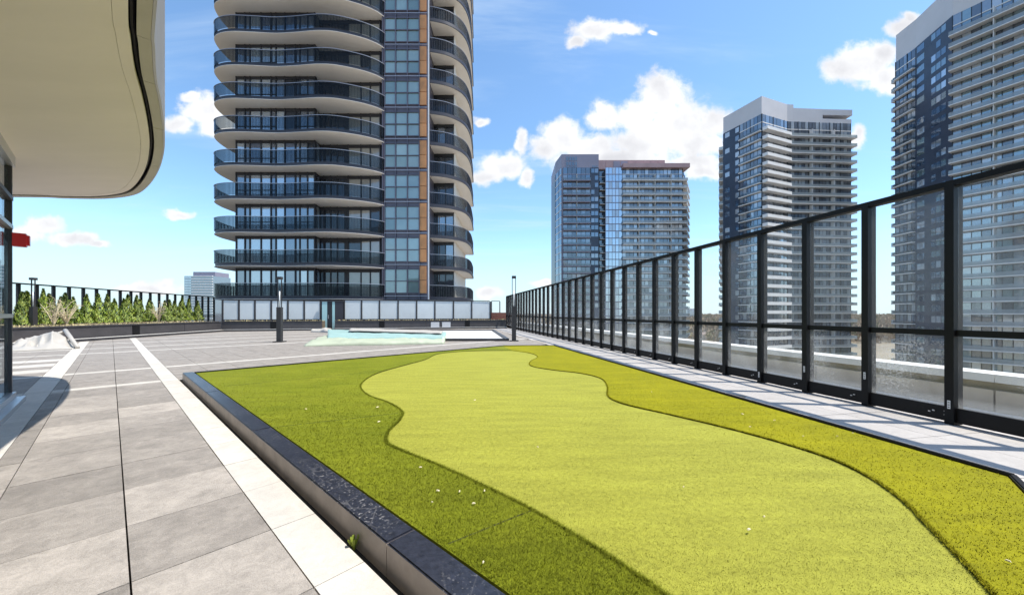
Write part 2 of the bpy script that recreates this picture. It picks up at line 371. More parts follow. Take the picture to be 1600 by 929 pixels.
mat('sticker', (0.80,0.80,0.78), 0.5)
mat('interior', (0.10,0.095,0.09), 0.8, var=0.3, scale=0.7)
mat('weed', (0.22,0.27,0.03), 0.7)
mat('leaf_litter', (0.75,0.66,0.46), 0.8)
mat('wood_far', (0.30,0.215,0.14), 0.95, var=0.5, scale=0.02, col2=(0.46,0.34,0.225))
mat('wood_far_green', (0.22,0.19,0.10), 0.95, var=0.4, scale=0.02)
mat('house_wall', (0.52,0.46,0.40), 0.8, objvar=0.3)
mat('house_roof', (0.26,0.20,0.17), 0.8, objvar=0.35)
mat('brick_red', (0.20,0.075,0.055), 0.8, var=0.2, scale=2)
mat('lamp_tube', (0.82,0.82,0.80), 0.3)
glass_clear('fence_glass', (0.99,0.995,0.995), 0.012, 0.032, (0.85,0.86,0.86))
glass_clear('fence_glass_dirty', (0.99,0.995,0.99), 0.012, 0.026, (0.86,0.85,0.82), dirt=0.42)
glass_clear('rail_glass', (0.66,0.69,0.70), 0.006, 0.01, (0.3,0.32,0.36))
glass_clear('wall_glass', (0.62,0.68,0.68), 0.20, 0.03)
glass_window('win_dark', (0.03,0.033,0.045), 0.10)
glass_window('win_mid', (0.12,0.135,0.175), 0.30)
glass_window('win_light', (0.38,0.41,0.45), 0.45)
glass_window('win_blue', (0.045,0.075,0.15), 0.30)
glass_window('win_curtain', (0.36,0.33,0.29), 0.15)
glass_window('win_green', (0.19,0.27,0.245), 0.15)
glass_window('win_green_b', (0.27,0.36,0.33), 0.17)
glass_window('far_dark', (0.085,0.092,0.11), 0.18, objvar=0.4)
glass_window('far_mid', (0.16,0.18,0.21), 0.26, objvar=0.4)
glass_window('far_light', (0.38,0.395,0.41), 0.3, objvar=0.3)
glass_window('far_teal', (0.13,0.19,0.20), 0.3, objvar=0.4)
glass_window('far_blue', (0.04,0.07,0.12), 0.25, objvar=0.4)
glass_window('far_mirror', (0.22,0.25,0.30), 0.55, objvar=0.2)
M = MATS

def granite():
    m = mat('curb_top', (0.022,0.024,0.034), 0.3, var=0.4, scale=30, bump=0.12, bscale=60)
    nt = m.node_tree; N = nt.nodes; L = nt.links; b = N['Principled BSDF']
    g = N.new('ShaderNodeNewGeometry')
    a = N.new('ShaderNodeTexNoise'); a.inputs['Scale'].default_value = 55; a.inputs['Detail'].default_value = 3; L.new(g.outputs['Position'], a.inputs[0])
    c = N.new('ShaderNodeTexNoise'); c.inputs['Scale'].default_value = 1.1; c.inputs['Detail'].default_value = 4; L.new(g.outputs['Position'], c.inputs[0])
    ra = N.new('ShaderNodeMapRange'); L.new(a.outputs[0], ra.inputs[0]); ra.inputs[1].default_value = 0.60; ra.inputs[2].default_value = 0.68
    rc = N.new('ShaderNodeMapRange'); L.new(c.outputs[0], rc.inputs[0]); rc.inputs[1].default_value = 0.44; rc.inputs[2].default_value = 0.78
    # hairline scratches and salt marks
    v = N.new('ShaderNodeTexVoronoi'); v.feature = 'DISTANCE_TO_EDGE'; v.inputs['Scale'].default_value = 5; L.new(g.outputs['Position'], v.inputs[0])
    rv = N.new('ShaderNodeMapRange'); L.new(v.outputs[0], rv.inputs[0]); rv.inputs[1].default_value = 0.0; rv.inputs[2].default_value = 0.025; rv.inputs[3].default_value = 0.3; rv.inputs[4].default_value = 0
    mx0 = N.new('ShaderNodeMath'); mx0.operation = 'MAXIMUM'; L.new(ra.outputs[0], mx0.inputs[0]); L.new(rv.outputs[0], mx0.inputs[1])
    mu = N.new('ShaderNodeMath'); mu.operation = 'MULTIPLY'; L.new(mx0.outputs[0], mu.inputs[0]); L.new(rc.outputs[0], mu.inputs[1])
    mx = N.new('ShaderNodeMix'); mx.data_type = 'RGBA'; L.new(mu.outputs[0], mx.inputs[0])
    old = b.inputs['Base Color'].links[0].from_socket; L.new(old, mx.inputs[6]); mx.inputs[7].default_value = (0.42,0.40,0.38,1)
    L.new(mx.outputs[2], b.inputs['Base Color'])
granite()
def turf(name, c1, c2, c3, fine=170, patch=1.2):
    m = bpy.data.materials.new(name); m.use_nodes = True; nt = m.node_tree; N = nt.nodes; L = nt.links; b = N['Principled BSDF']
    b.inputs['Roughness'].default_value = 0.75; b.inputs['Specular IOR Level'].default_value = 0.15
    g = N.new('ShaderNodeNewGeometry')
    a = N.new('ShaderNodeTexNoise'); a.inputs['Scale'].default_value = fine; a.inputs['Detail'].default_value = 3; a.inputs['Roughness'].default_value = 0.7; L.new(g.outputs['Position'], a.inputs[0])
    c = N.new('ShaderNodeTexNoise'); c.inputs['Scale'].default_value = patch; c.inputs['Detail'].default_value = 6; L.new(g.outputs['Position'], c.inputs[0])
    m1 = N.new('ShaderNodeMix'); m1.data_type = 'RGBA'; ra = N.new('ShaderNodeMapRange'); L.new(a.outputs[0], ra.inputs[0]); ra.inputs[1].default_value = 0.3; ra.inputs[2].default_value = 0.7
    L.new(ra.outputs[0], m1.inputs[0]); m1.inputs[6].default_value = (*c1,1); m1.inputs[7].default_value = (*c2,1)
    m2 = N.new('ShaderNodeMix'); m2.data_type = 'RGBA'; rc = N.new('ShaderNodeMapRange'); L.new(c.outputs[0], rc.inputs[0]); rc.inputs[1].default_value = 0.35; rc.inputs[2].default_value = 0.75; rc.inputs[4].default_value = 0.55
    L.new(rc.outputs[0], m2.inputs[0]); L.new(m1.outputs[2], m2.inputs[6]); m2.inputs[7].default_value = (*c3,1)
    # pile laid in streaks, scuffs
    mp = N.new('ShaderNodeMapping'); L.new(g.outputs['Position'], mp.inputs[0]); mp.inputs['Rotation'].default_value = (0,0,-0.8); mp.inputs['Scale'].default_value = (0.6,3.2,1)
    e = N.new('ShaderNodeTexNoise'); e.inputs['Scale'].default_value = 2.2; e.inputs['Detail'].default_value = 6; e.inputs['Roughness'].default_value = 0.6; L.new(mp.outputs[0], e.inputs[0])
    f = N.new('ShaderNodeTexNoise'); f.inputs['Scale'].default_value = 28; f.inputs['Detail'].default_value = 4; L.new(g.outputs['Position'], f.inputs[0])
    ef = N.new('ShaderNodeMath'); ef.operation = 'ADD'; L.new(e.outputs[0], ef.inputs[0]); L.new(f.outputs[0], ef.inputs[1])
    re = N.new('ShaderNodeMapRange'); L.new(ef.outputs[0], re.inputs[0]); re.inputs[1].default_value = 0.7; re.inputs[2].default_value = 1.3; re.inputs[3].default_value = 0.80; re.inputs[4].default_value = 1.20
    ml = N.new('ShaderNodeVectorMath'); ml.operation = 'SCALE'; L.new(m2.outputs[2], ml.inputs[0]); L.new(re.outputs[0], ml.inputs['Scale']); L.new(ml.outputs[0], b.inputs['Base Color'])
    bp = N.new('ShaderNodeBump'); bp.inputs['Strength'].default_value = 0.5; bp.inputs['Distance'].default_value = 0.01; L.new(a.outputs[0], bp.inputs['Height']); L.new(bp.outputs[0], b.inputs['Normal'])
    MATS[name] = m
turf('turf_putt', (0.225,0.235,0.022), (0.345,0.335,0.055), (0.30,0.30,0.045))
turf('turf_rough_dull', (0.095,0.12,0.004), (0.185,0.205,0.008), (0.215,0.225,0.014))  # rough turf with the duller, less sunlit nap put into its colour
turf('turf_rough_sunlit', (0.155,0.155,0.001), (0.26,0.245,0.002), (0.30,0.275,0.003))  # same rough turf, with the sunlit nap painted in as yellow

# ------------------------------------------------------------------ far ground
g = MB(); g.quad((-9000,-3000,-33), (9000,-3000,-33), (9000,14000,-33), (-9000,14000,-33))
structure(g.build('ground', M['ground']))

# ------------------------------------------------------------------ the roof deck
FX0 = 6.26                                                          # fence line X = FX0 - k Y
def fence_pt(Y, off=0.0): return Vector((FX0 - 0.1945*Y, Y, 0)) + EX*off
slab_poly = [fence_pt(-8, 3.4), fence_pt(60, 3.4), (-40, 62), (-40, -8)]
base = structure(MB().prism([tuple(p[:2]) for p in slab_poly], -0.9, -0.045).build('deck', M['joint']))
MB().prism([tuple(p[:2]) for p in slab_poly], -33.3, -0.91).build('podium_wall', M['concrete'], base)
# the green's outline
CURB_Z = 0.14; TURF_Z = 0.118
A = st(0.985, 10.0); B0 = gp(785, 539, CURB_Z); B = gp(866, 538.6, CURB_Z); Cc = gp(1590, 741, CURB_Z)
sC = Cc.dot(D2); Dd = Cc - D2*(sC-0.985)
B0.z = 0; A.z = B.z = Cc.z = Dd.z = 0
green_poly = [A, B0, B, Cc, Dd]
def inside(p, poly):
    c = False; n = len(poly); j = n-1
    for i in range(n):
        if (poly[i][1] > p[1]) != (poly[j][1] > p[1]) and p[0] < (poly[j][0]-poly[i][0])*(p[1]-poly[i][1])/(poly[j][1]-poly[i][1])+poly[i][0]: c = not c
        j = i
    return c
PL0 = gp(124, 533); PLc = gp(346, 517.5); PRe = gp(791, 512.4)      # planter corners
PLn = PL0 + (PL0-PLc).normalized()*14
walk_in = 1.62
def walk_line(Y): return fence_pt(Y, -walk_in)
deck_poly = [PLn, PLc, PRe+Vector((0.4,0,0)), walk_line(33.5), walk_line(-5), Vector((-14,-5,0))]
rows = []
t = 9.8
T_EDGES = []
k = t
while k > -5: T_EDGES.append(k); k -= 0.714
T_EDGES = sorted(T_EDGES)
CROSS = [10.13, 12.71, 18.77, 21.2]
bands = []                                                           # (t0, t1, is_strip)
for a, b in zip(T_EDGES[:-1], T_EDGES[1:]): bands.append((a, b, False))
cur = 9.8
for c in CROSS + [24.2, 27.4, 30.6, 34, 38, 42]:
    n = max(1, round((c-0.13-cur)/0.714)); w = (c-0.13-cur)/n
    for i in range(n): bands.append((cur+i*w, cur+(i+1)*w, False))
    bands.append((c-0.13, c+0.13, True)); cur = c+0.13
cols = [(-0.99,-0.69,True),(-0.69,-0.544,False),(-0.544,0.067,False),(0.067,0.677,False),(0.677,0.934,True)]
sx = 0.934
while sx < 34:
    cols.append((sx, sx+0.61, False)); sx += 0.61
sx = -0.99
while sx > -14:
    cols.append((sx-0.61, sx, False)); sx -= 0.61
tiles = []
GAP = 0.0058
for (s0, s1, cs) in cols:
    for (t0, t1, ts) in bands:
        p = st((s0+s1)/2, (t0+t1)/2)
        if not inside(p, deck_poly): continue
        if inside(p, green_poly): continue
        cn = [st(s_, t_) for s_ in (s0, s1) for t_ in (t0, t1)]
        if sum(inside(q, green_poly) for q in cn) >= 3: continue
        strip = cs or (ts and not (s1 > 0.95 and t0 < 11))
        if s1 < -0.98 and 13.2 < t0 < 17.5 and int((t0-13.2)/0.73) % 2 == 0: strip = True  # extra pale cross rows in the left columns
        tiles.append((p.length, s0, s1, t0, t1, strip))
tiles.sort()
far_t = MB()
near_n = {True: 0, False: 0}
for i, (d, s0, s1, t0, t1, strip) in enumerate(tiles):
    g1 = GAP*(0.72 if abs(s1-0.067) < 0.01 else 0.6); g0 = GAP*(0.72 if abs(s0-0.067) < 0.01 else 0.6)
    p = st((s0+g0+s1-g1)/2, (t0+t1)/2, -0.02+random.uniform(-0.0012, 0.0012))
    size = (s1-s0-g0-g1, t1-t0-GAP*1.15, 0.04)
    if near_n[strip] < 295:
        near_n[strip] += 1
        piece('pale_paver' if strip else 'paver', M['strip'] if strip else M['paver'], p, size, ANG_D, base)
    else: far_t.box(p, size, ANG_D, 1 if strip else 0)
if far_t.v: stuff(far_t.build('paver_field', [M['paver'], M['strip']], base))
# lighter walk along the fence
wk = structure(MB().prism([tuple(walk_line(-4)[:2]), tuple(walk_line(33.5)[:2]), tuple(fence_pt(34.5, 0.25)[:2]), tuple(fence_pt(-4, 0.25)[:2])], -0.043, -0.036).build('walkway', M['joint']))
yy = -3.0
while yy < 33:
    for j, (o0, o1) in enumerate(((-walk_in, -0.82), (-0.82, 0.10))):
        p = fence_pt(yy+0.45, (o0+o1)/2); 
        if not inside(p, green_poly): piece('paver', M['walk'], (p.x, p.y, -0.019+random.uniform(-0.001,0.001)), (o1-o0-0.006, 0.91, 0.034), ANG_E, wk)
    yy += 0.9
# gravel strip and parapet outside the fence
structure(MB().prism([tuple(fence_pt(-5,0.26)[:2]), tuple(fence_pt(40,0.26)[:2]), tuple(fence_pt(40,1.3)[:2]), tuple(fence_pt(-5,1.3)[:2])], -0.04, 0.0).build('gravel_strip', M['gravel']))
pw = thing('parapet_wall', 'beige concrete parapet with white metal cap outside the tall glass fence', 'parapet')
seg = 2.4; yy = -4.8
while yy < 42:
    a, b = fence_pt(yy+0.01, 1.45), fence_pt(yy+seg-0.01, 1.45)
    MB().bar((a.x,a.y,0.08), (b.x,b.y,0.08), 0.26, 0.42).build('wall_panel', M['concrete'], pw)
    a, b = fence_pt(yy, 1.5), fence_pt(yy+seg, 1.5)
    MB().bar((a.x,a.y,0.345), (b.x,b.y,0.345), 0.22, 0.11).build('wall_recess', M['recess_olive'], pw)
    a, b = fence_pt(yy+0.004, 1.55), fence_pt(yy+seg-0.004, 1.55)
    MB().bar((a.x,a.y,0.455), (b.x,b.y,0.455), 0.46, 0.11).build('cap', M['cap'], pw)
    yy += seg

# ------------------------------------------------------------------ putting green
def build_green():
    root = thing('putting_green', 'artificial putting green with pale putting surface, darker rough and dark stone curb', 'putting green')
    ins = 0.171
    def along(a, b, name, mats, w, zt, L, side):
        d = (b-a); n = max(1, round(d.length/L)); d.normalize(); nn = Vector((-d.y, d.x, 0))*side; tot = (b-a).length
        for i in range(n):
            p = a+d*(tot*i/n+0.003)+nn*w/2; q = a+d*(tot*(i+1)/n-0.003)+nn*w/2
            m = MB(); m.bar((p.x,p.y,zt/2-0.03), (q.x,q.y,zt/2-0.03), w, zt+0.06, 1)
            o = m.build(name, mats, root)
            bm = bmesh.new(); bm.from_mesh(o.data)
            for f in bm.faces:
                if f.normal.z > 0.9: f.material_index = 0
            es = [e for e in bm.edges if all(v.co.z > zt-0.01 for v in e.verts)]
            bmesh.ops.bevel(bm, geom=es, offset=0.008, segments=2, affect='EDGES'); bm.to_mesh(o.data); bm.free()
    along(Dd, A, 'curb_stone', [M['curb_top'], M['curb_side']], ins, CURB_Z, 2.72, -1)
    A2 = A + (B-A).normalized()*0.001
    def edge(a, b, w, zt, L): along(a, b, 'edging', [M['black_metal'], M['black_metal']], w, zt, L, -1)
    edge(A2 + (A-Dd).normalized()*0.0 + D2*0.172, B0, 0.09, CURB_Z-0.003, 3.2); edge(B0, B, 0.06, CURB_Z-0.001, 3.2); edge(B, Cc, 0.045, CURB_Z+0.004, 3.0); edge(Cc, Dd+D2*0.172, 0.045, CURB_Z, 3.0)
    MB().prism([tuple(p[:2]) for p in (A+D2*0.1, B0, B, Cc, Dd+D2*0.1)], -0.04, TURF_Z-0.03).build('base_slab', M['joint'], root)
    # outline of the pale surface, from its tip by the split back round
    left = [(800,547),(760,547.2),(719,548.6),(684,552.5),(665,561),(632,570),(588,583),(564,600),(574,616),(606,628),(628,642),(624,656),(608,672),(604,690),(630,704),(690,728),(760,760),(830,795),(910,842),(975,884),(1040,929),(1130,1000)]
    right = [(800,547),(828,551),(840,557),(829,564),(830,571),(862,577),(905,582),(938,590),(949,603),(950,618),(975,630),(1040,645),(1130,666),(1220,690),(1300,716),(1360,745),(1410,780),(1450,820),(1500,870),(1556,930),(1640,1020)]
    lw = catmull([gp(u, v, TURF_Z) for u, v in left], 5); rw = catmull([gp(u, v, TURF_Z) for u, v in right], 5)
    def clampin(pts):   # keep inside the curb
        return [p for p in pts if p[1] > 0.9]
    lw = clampin(lw); rw = clampin(rw)
    n_l = lw[-1]; n_r = rw[-1]
    iA = A + D2*0.20 - D1*0.09; iB = B + Vector((-0.03,-0.03,0)); iC = Cc + Vector((-0.05,0.02,0)); iD = Dd + D2*0.20 + D1*0.05
    split = B0 + Vector((0.03,-0.10,0))
    def sheet(name, poly, z, m, drop=0.03, origin=None):
        mb = MB(); mb.prism(poly, z-drop, z); return mb.build(name, m, root)
    putt = lw + list(reversed(rw[1:]))
    near = [(n_l[0], n_l[1]), (n_r[0], n_r[1])]
    endl = Dd + D2*((Vector((n_l[0],n_l[1],0))-Dd).dot(D2)); endr = Dd + D2*((Vector((n_r[0],n_r[1],0))-Dd).dot(D2))
    gl_ = offset(lw, -0.0); 
    pl = [tuple(iA[:2]), tuple(split[:2])] + [tuple(p) for p in lw] + [tuple((endl+D1*0.06)[:2]), tuple(iD[:2])]
    pr = [tuple(split[:2]), tuple(iB[:2]), tuple(iC[:2]), tuple((endr+D1*0.06)[:2])] + [tuple(p) for p in reversed(rw)]
    pp = [tuple(p) for p in putt] 
    pp = lw + [tuple((endl+D1*0.06)[:2]), tuple((endr+D1*0.06)[:2])] + list(reversed(rw[1:]))
    sheet('putting_surface', [tuple(p) for p in pp], TURF_Z-0.013, M['turf_putt'], 0.02)
    lo = sheet('rough_turf', pl, TURF_Z, M['turf_rough_dull']); lo['label'] = 'rough turf beside the stone curb, duller nap sheen coloured in as olive'
    ro = sheet('rough_turf', pr, TURF_Z, M['turf_rough_sunlit']); ro['label'] = 'rough turf beside the fence walkway, sunlit nap sheen coloured in as yellow'
    # dark cut line round the putting surface
    mb = MB(); mb.ribbon(rw[4:], -0.0015, 0.0015, TURF_Z-0.012, TURF_Z+0.001); mb.ribbon(lw[2:60], -0.002, 0.002, TURF_Z-0.012, TURF_Z+0.001)
    mat('seam', (0.035,0.04,0.008), 0.95); mb.build('turf_seam', M['seam'], root)
    for (a, b) in (((350,603),(600,579)),((420,668),(622,645)),((700,849),(832,796))):
        p, q = gp(*a, TURF_Z), gp(*b, TURF_Z); MB().bar((p.x,p.y,TURF_Z-0.004),(q.x,q.y,TURF_Z-0.004), 0.012, 0.01).build('turf_seam', M['seam'], root)
    # fibres
    def pip(P, poly):
        x, y = P[:,0], P[:,1]; c = np.zeros(len(P), bool); n = len(poly); j = n-1
        for i in range(n):
            xi, yi = poly[i]; xj, yj = poly[j]
            if yi != yj: c ^= ((yi > y) != (yj > y)) & (x < (xj-xi)*(y-yi)/(yj-yi)+xi)
            j = i
        return c
    def fibres(name, poly, z, m, n, hgt, wid, lean, rmax, lip=None):
        q_ = np.random.rand(n*3)*0.97; r = 1.2+2.2*q_/(1-q_)**0.9; a = np.random.rand(n*3)*math.pi*0.75 - 0.1
        P = np.stack([r*np.cos(a), r*np.sin(a)], 1); P = P[pip(P, poly)][:n]
        if lip is not None:
            lp = np.array(lip); i_ = np.random.randint(0, len(lp)-1, 26000); f_ = np.random.rand(26000, 1); P = np.concatenate([P, lp[i_]*(1-f_)+lp[i_+1]*f_+np.random.randn(26000, 2)*0.006])
        n = len(P); rr = np.hypot(P[:,0], P[:,1])
        sc = 0.7+0.6*np.random.rand(n); grow = np.clip(rr/2.5, 1, 2.0); sc *= np.clip(1.25-rr/14, 0.15, 1)
        th = np.random.rand(n)*2*math.pi; w = wid*grow*sc; h = hgt*sc
        dx = np.cos(th)*w/2; dy = np.sin(th)*w/2; la = np.random.rand(n)*2*math.pi; ll = lean*h*np.random.rand(n)
        V = np.empty((n*3, 3)); V[0::3] = np.stack([P[:,0]-dx, P[:,1]-dy, np.full(n, z-0.002)], 1); V[1::3] = np.stack([P[:,0]+dx, P[:,1]+dy, np.full(n, z-0.002)], 1)
        V[2::3] = np.stack([P[:,0]+np.cos(la)*ll, P[:,1]+np.sin(la)*ll, z+h], 1)
        e1 = V[1::3]-V[0::3]; e2 = V[2::3]-V[0::3]; fl = (e1[:,0]*e2[:,1]-e1[:,1]*e2[:,0]) < 0
        t0 = V[0::3].copy(); t1 = V[1::3].copy(); V[0::3][fl] = t1[fl]; V[1::3][fl] = t0[fl]
        me = bpy.data.meshes.new(name); me.vertices.add(n*3); me.vertices.foreach_set('co', V.ravel()); me.loops.add(n*3); me.loops.foreach_set('vertex_index', np.arange(n*3, dtype=np.int32))
        me.polygons.add(n); me.polygons.foreach_set('loop_start', np.arange(0, n*3, 3, dtype=np.int32)); me.polygons.foreach_set('loop_total', np.full(n, 3, np.int32)); me.materials.append(m); me.update(); me.validate()
        me.polygons.foreach_set('use_smooth', np.ones(n, bool)); nv = np.random.randn(n, 3)*0.38; nv[:,2] = 1; nv /= np.linalg.norm(nv, axis=1)[:,None]
        me.normals_split_custom_set_from_vertices(np.repeat(nv, 3, axis=0).tolist())
        stuff(link(name, me, root))
    fibres('turf_fibres', pl, TURF_Z, M['turf_rough_dull'], 210000, 0.015, 0.0028, 1.8, 7.5, lw)
    fibres('turf_fibres', pr, TURF_Z, M['turf_rough_sunlit'], 140000, 0.010, 0.0028, 1.5, 8, rw)
    fibres('turf_fibres', pp, TURF_Z-0.013, M['turf_putt'], 230000, 0.005, 0.0026, 1.5, 7)
    # scraps blown onto the turf
    mb = MB()
    for (u, v) in ((478,640),(590,637),(592,660),(657,732),(684,769),(718,770),(757,769),(675,787),(1194,810),(1068,763),(1172,668),(1308,683),(1255,683),(1160,648),(1575,880),(1210,658),(740,789),(1018,613),(742,626),(755,882),(1332,678),(1170,830),(840,700)):
        p = gp(u, v, TURF_Z); s_ = random.uniform(0.008, 0.016)*(1 if p.y < 4 else 1.6); mb.box((p.x,p.y,TURF_Z+0.016), (s_*1.6, s_*0.7, 0.006), random.uniform(0, 3), top=0.6)
    stuff(mb.build('leaf_litter', M['leaf_litter'], root))
build_green()
# weed in the drain gap by the curb
def weed(u, v):
    p = gp(u, v); mb = MB()
    for i in range(16):
        a = random.uniform(0, 6.28); r = random.uniform(0.01, 0.035); h = random.uniform(0.02, 0.065)
        q = Vector((p.x, p.y, -0.03)); e = q+Vector((math.cos(a)*r, math.sin(a)*r, h+0.02)); sd_ = Vector((-math.sin(a), math.cos(a), 0))*0.008
        mb.quad(q-sd_*0.4, q+sd_*0.4, e+sd_, e-sd_)
    o = mb.build('weed', M['weed']); tag(o, 'small green weed growing in the gap beside the stone curb', 'weed')
weed(553, 852)

# ------------------------------------------------------------------ tall glass fence
def pane(name, m, a, b, z0, z1, parent, th=0.012):
    a = Vector(a); b = Vector(b); d = b-a; c = (a+b)/2
    o = link(name, unit_box(m), parent); o.location = (c.x, c.y, (z0+z1)/2); o.scale = (d.length, th, z1-z0); o.rotation_euler = (0,0,math.atan2(d.y, d.x)); return o
def bar_piece(name, m, a, b, w, h, z, parent):
    a = Vector(a); b = Vector(b); d = b-a; c = (a+b)/2
    o = link(name, unit_box(m), parent); o.location = (c.x, c.y, z); o.scale = (d.length, w, h); o.rotation_euler = (0,0,math.atan2(d.y, d.x)); return o
def build_fence(label, pts, top, mid, detail, lower, ang):
    root = thing('glass_fence', label, 'fence')
    for i, p in enumerate(pts):
        o = link('post', unit_box(M['black_metal']), root); o.location = (p.x, p.y, top/2); o.scale = (0.15, 0.085, top); o.rotation_euler = (0,0,ang)
        if i+1 == len(pts): break
        q = pts[i+1]; d = (q-p).normalized(); a = p+d*0.043; b = q-d*0.043
        bar_piece('top_rail', M['black_metal'], p-d*0.042, q-d*0.044, 0.13, 0.07, top+0.036, root)
        bar_piece('mid_rail', M['black_metal'], a, b, 0.08, 0.075, mid, root)
        bar_piece('bottom_rail', M['black_metal'], a, b, 0.075, 0.175, 0.115, root)
        pane('glass_pane', M['fence_glass'], a, b, mid+0.038, top-0.002, root)
        pane('glass_pane', lower, a, b, 0.205, mid-0.038, root)
        if detail and i < 12:
            for (dd, zz) in ((0.05,0.10),(0.05,0.145),(0.16,0.13),(0.20,0.11)):
                w_ = p+d*dd-EX*0.042; o = link('bolt', unit_box(M['silver']), root); o.location = (w_.x, w_.y, zz); o.scale = (0.012, 0.022, 0.014); o.rotation_euler = (0,0,ang)
        if detail and i in (1,2,3,4,5):
            zz = {1:0.24,2:0.24,3:0.44,4:0.40,5:0.16}[i]; w_ = p-EX*0.0765
            o = link('sticker', unit_box(M['sticker']), root); o.location = (w_.x, w_.y, zz); o.scale = (0.003, 0.028, 0.10); o.rotation_euler = (0,0,ang)
            for k in range(3):
                w2 = w_-EX*0.003; o = link('sticker_print', unit_box(M['dark_metal']), root); o.location = (w2.x, w2.y, zz-0.03+k*0.028); o.scale = (0.002, 0.016, 0.010); o.rotation_euler = (0,0,ang)
    return root
pts = [fence_pt(4.49+0.89*i) for i in range(-2, 35)]
build_fence('tall black framed glass fence along the walkway beside the putting green', pts, 2.89, 1.11, True, M['fence_glass_dirty'], ANG_E)
lf0 = Vector((-26.2, 19.4, 0)) - EY*8
lpts = [lf0+EY*0.906*i for i in range(0, 29)]
build_fence('black framed glass fence standing behind the row of cedars', lpts, 2.89, 1.11, False, M['fence_glass'], ANG_E)

# ------------------------------------------------------------------ planters
PZ = 0.74
def planter(label, a, b, depth_vec, name='planter', gaps=()):
    root = thing(name, label, 'planter'); d = (b-a); L = d.length; d.normalize(); nrm = Vector((d.y, -d.x, 0))
    if nrm.dot(-a) < 0: nrm = -nrm
    n = max(1, round(L/3.6)); 
    back = -nrm
    for i in range(n):
        p = a+d*(L*i/n+0.012); q = a+d*(L*(i+1)/n-0.012)
        p_ = p+back*0.05; q_ = q+back*0.05
        MB().bar((p_.x,p_.y,0.05+(PZ-0.13)/2+0.02), (q_.x,q_.y,0.05+(PZ-0.13)/2+0.02), 0.10, PZ-0.13).build('panel', M['planter'], root)
        if i % 2 == 1:
            g_ = p+nrm*0.01; MB().box((g_.x,g_.y,PZ/2), (0.42,0.03,PZ-0.12), math.atan2(d.y,d.x)).build('dark_recess', M['black_metal'], root)  # black box standing in for a dark recess between panels
    p, q = a+back*0.06, b+back*0.06
    MB().bar((p.x,p.y,PZ-0.012), (q.x,q.y,PZ-0.012), 0.20, 0.06).build('coping', M['planter'], root)
    e1, e2 = a+back*0.16, b+back*0.16
    MB().prism([tuple(e1[:2]), tuple(e2[:2]), tuple((b+depth_vec)[:2]), tuple((a+depth_vec)[:2])], 0.0, PZ-0.02).build('soil', M['soil'], root)
    p, q = a+nrm*0.22, b+nrm*0.22
    MB().bar((p.x,p.y,0.06), (q.x,q.y,0.06), 0.22, 0.12).build('kerb', M['dark_metal'], root)
    MB().bar((p.x,p.y,0.132), (q.x,q.y,0.132), 0.24, 0.024).build('kerb_top', M['ledge'], root)
    # dead ground cover
    mb = MB(); w = depth_vec.length
    for i in range(int(L*min(w,1.4)*42)):
        f = random.random(); k = random.uniform(0.03, min(0.75, 1.4/w)); c = a+d*(L*f)+depth_vec*k; h = random.uniform(0.03, 0.13)*random.random()+0.02
        an = random.uniform(0, 6.28); sd_ = Vector((math.cos(an), math.sin(an), 0))*random.uniform(0.02, 0.06); z = PZ-0.025
        e = c+Vector((random.uniform(-.06,.06), random.uniform(-.06,.06), z+h)); mb.quad(c-sd_+Vector((0,0,z)), c+sd_+Vector((0,0,z)), e+sd_*0.4, e-sd_*0.4)
    stuff(mb.build('ground_cover', [M['dry']], root))
    return root
planter('long dark grey planter holding the row of cedars', PLn, PLc, Vector((-5.6,-0.4,0)))
dF = (PRe-PLc).normalized(); nF = Vector((-dF.y, dF.x, 0))
def fu(u, off=0.0):
    """point on the front planter line seen at column u"""
    k = (u-800)/F; a = PLc + nF*off; s_ = (k*a.y-a.x)/(dF.x-k*dF.y); return a+dF*s_
planter('dark grey planter below the frosted screen left of the teal door', PLc+dF*0.01, fu(503), nF*1.5)
pr_ = planter('dark grey planter below the frosted screen with two louvred vents', fu(523), PRe, nF*1.5)
for u0, u1 in ((673,686.5),(690.5,704)):
    a, b = fu(u0)-nF*0.03, fu(u1)-nF*0.03; c = (a+b)/2
    v = MB().box((c.x,c.y,0.36), ((b-a).length,0.02,0.46), math.atan2(dF.y,dF.x)).build('vent', M['silver'], pr_)
    for k in range(7):
        c2 = c-nF*0.02; MB().box((c2.x,c2.y,0.18+k*0.06), ((b-a).length-0.06,0.02,0.028), math.atan2(dF.y,dF.x)).build('louvre', M['white_pipe'], v)

# ------------------------------------------------------------------ frosted screens and the door
def screen(label, us, off, z0, z1):
    root = thing('frosted_screen', label, 'screen')
    P = [fu(u, off) for u in us]; a_ = math.atan2(dF.y, dF.x)
    for i, p in enumerate(P):
        o = link('post', unit_box(M['dark_metal']), root); o.location = (p.x,p.y,(z0+z1)/2-0.3); o.scale = (0.12,0.10,z1-z0+0.6); o.rotation_euler = (0,0,a_)
        if i+1 < len(P):
            q = P[i+1]; d = (q-p).normalized(); pane('frosted_pane', M['frost'], p+d*0.062, q-d*0.062, z0, z1-0.03, root, 0.03)
            bar_piece('top_rail', M['dark_metal'], p-d*0.055, q-d*0.065, 0.11, 0.07, z1+0.036, root)
            bar_piece('bottom_rail', M['dark_metal'], p+d*0.063, q-d*0.063, 0.09, 0.06, z0-0.032, root)
screen('frosted glass screen panels in dark frames left of the teal door', [348,373.5,398.5,424,450,475.5,501], 1.45, 0.86, 2.36)
screen('frosted glass screen panels in dark frames right of the teal door', [538,565,593,622,651,679.5,708.5,737,766], 1.45, 0.86, 2.44)
dr = thing('glass_door', 'teal glass door in dark frame between the frosted screens', 'door')
a_ = math.atan2(dF.y, dF.x)
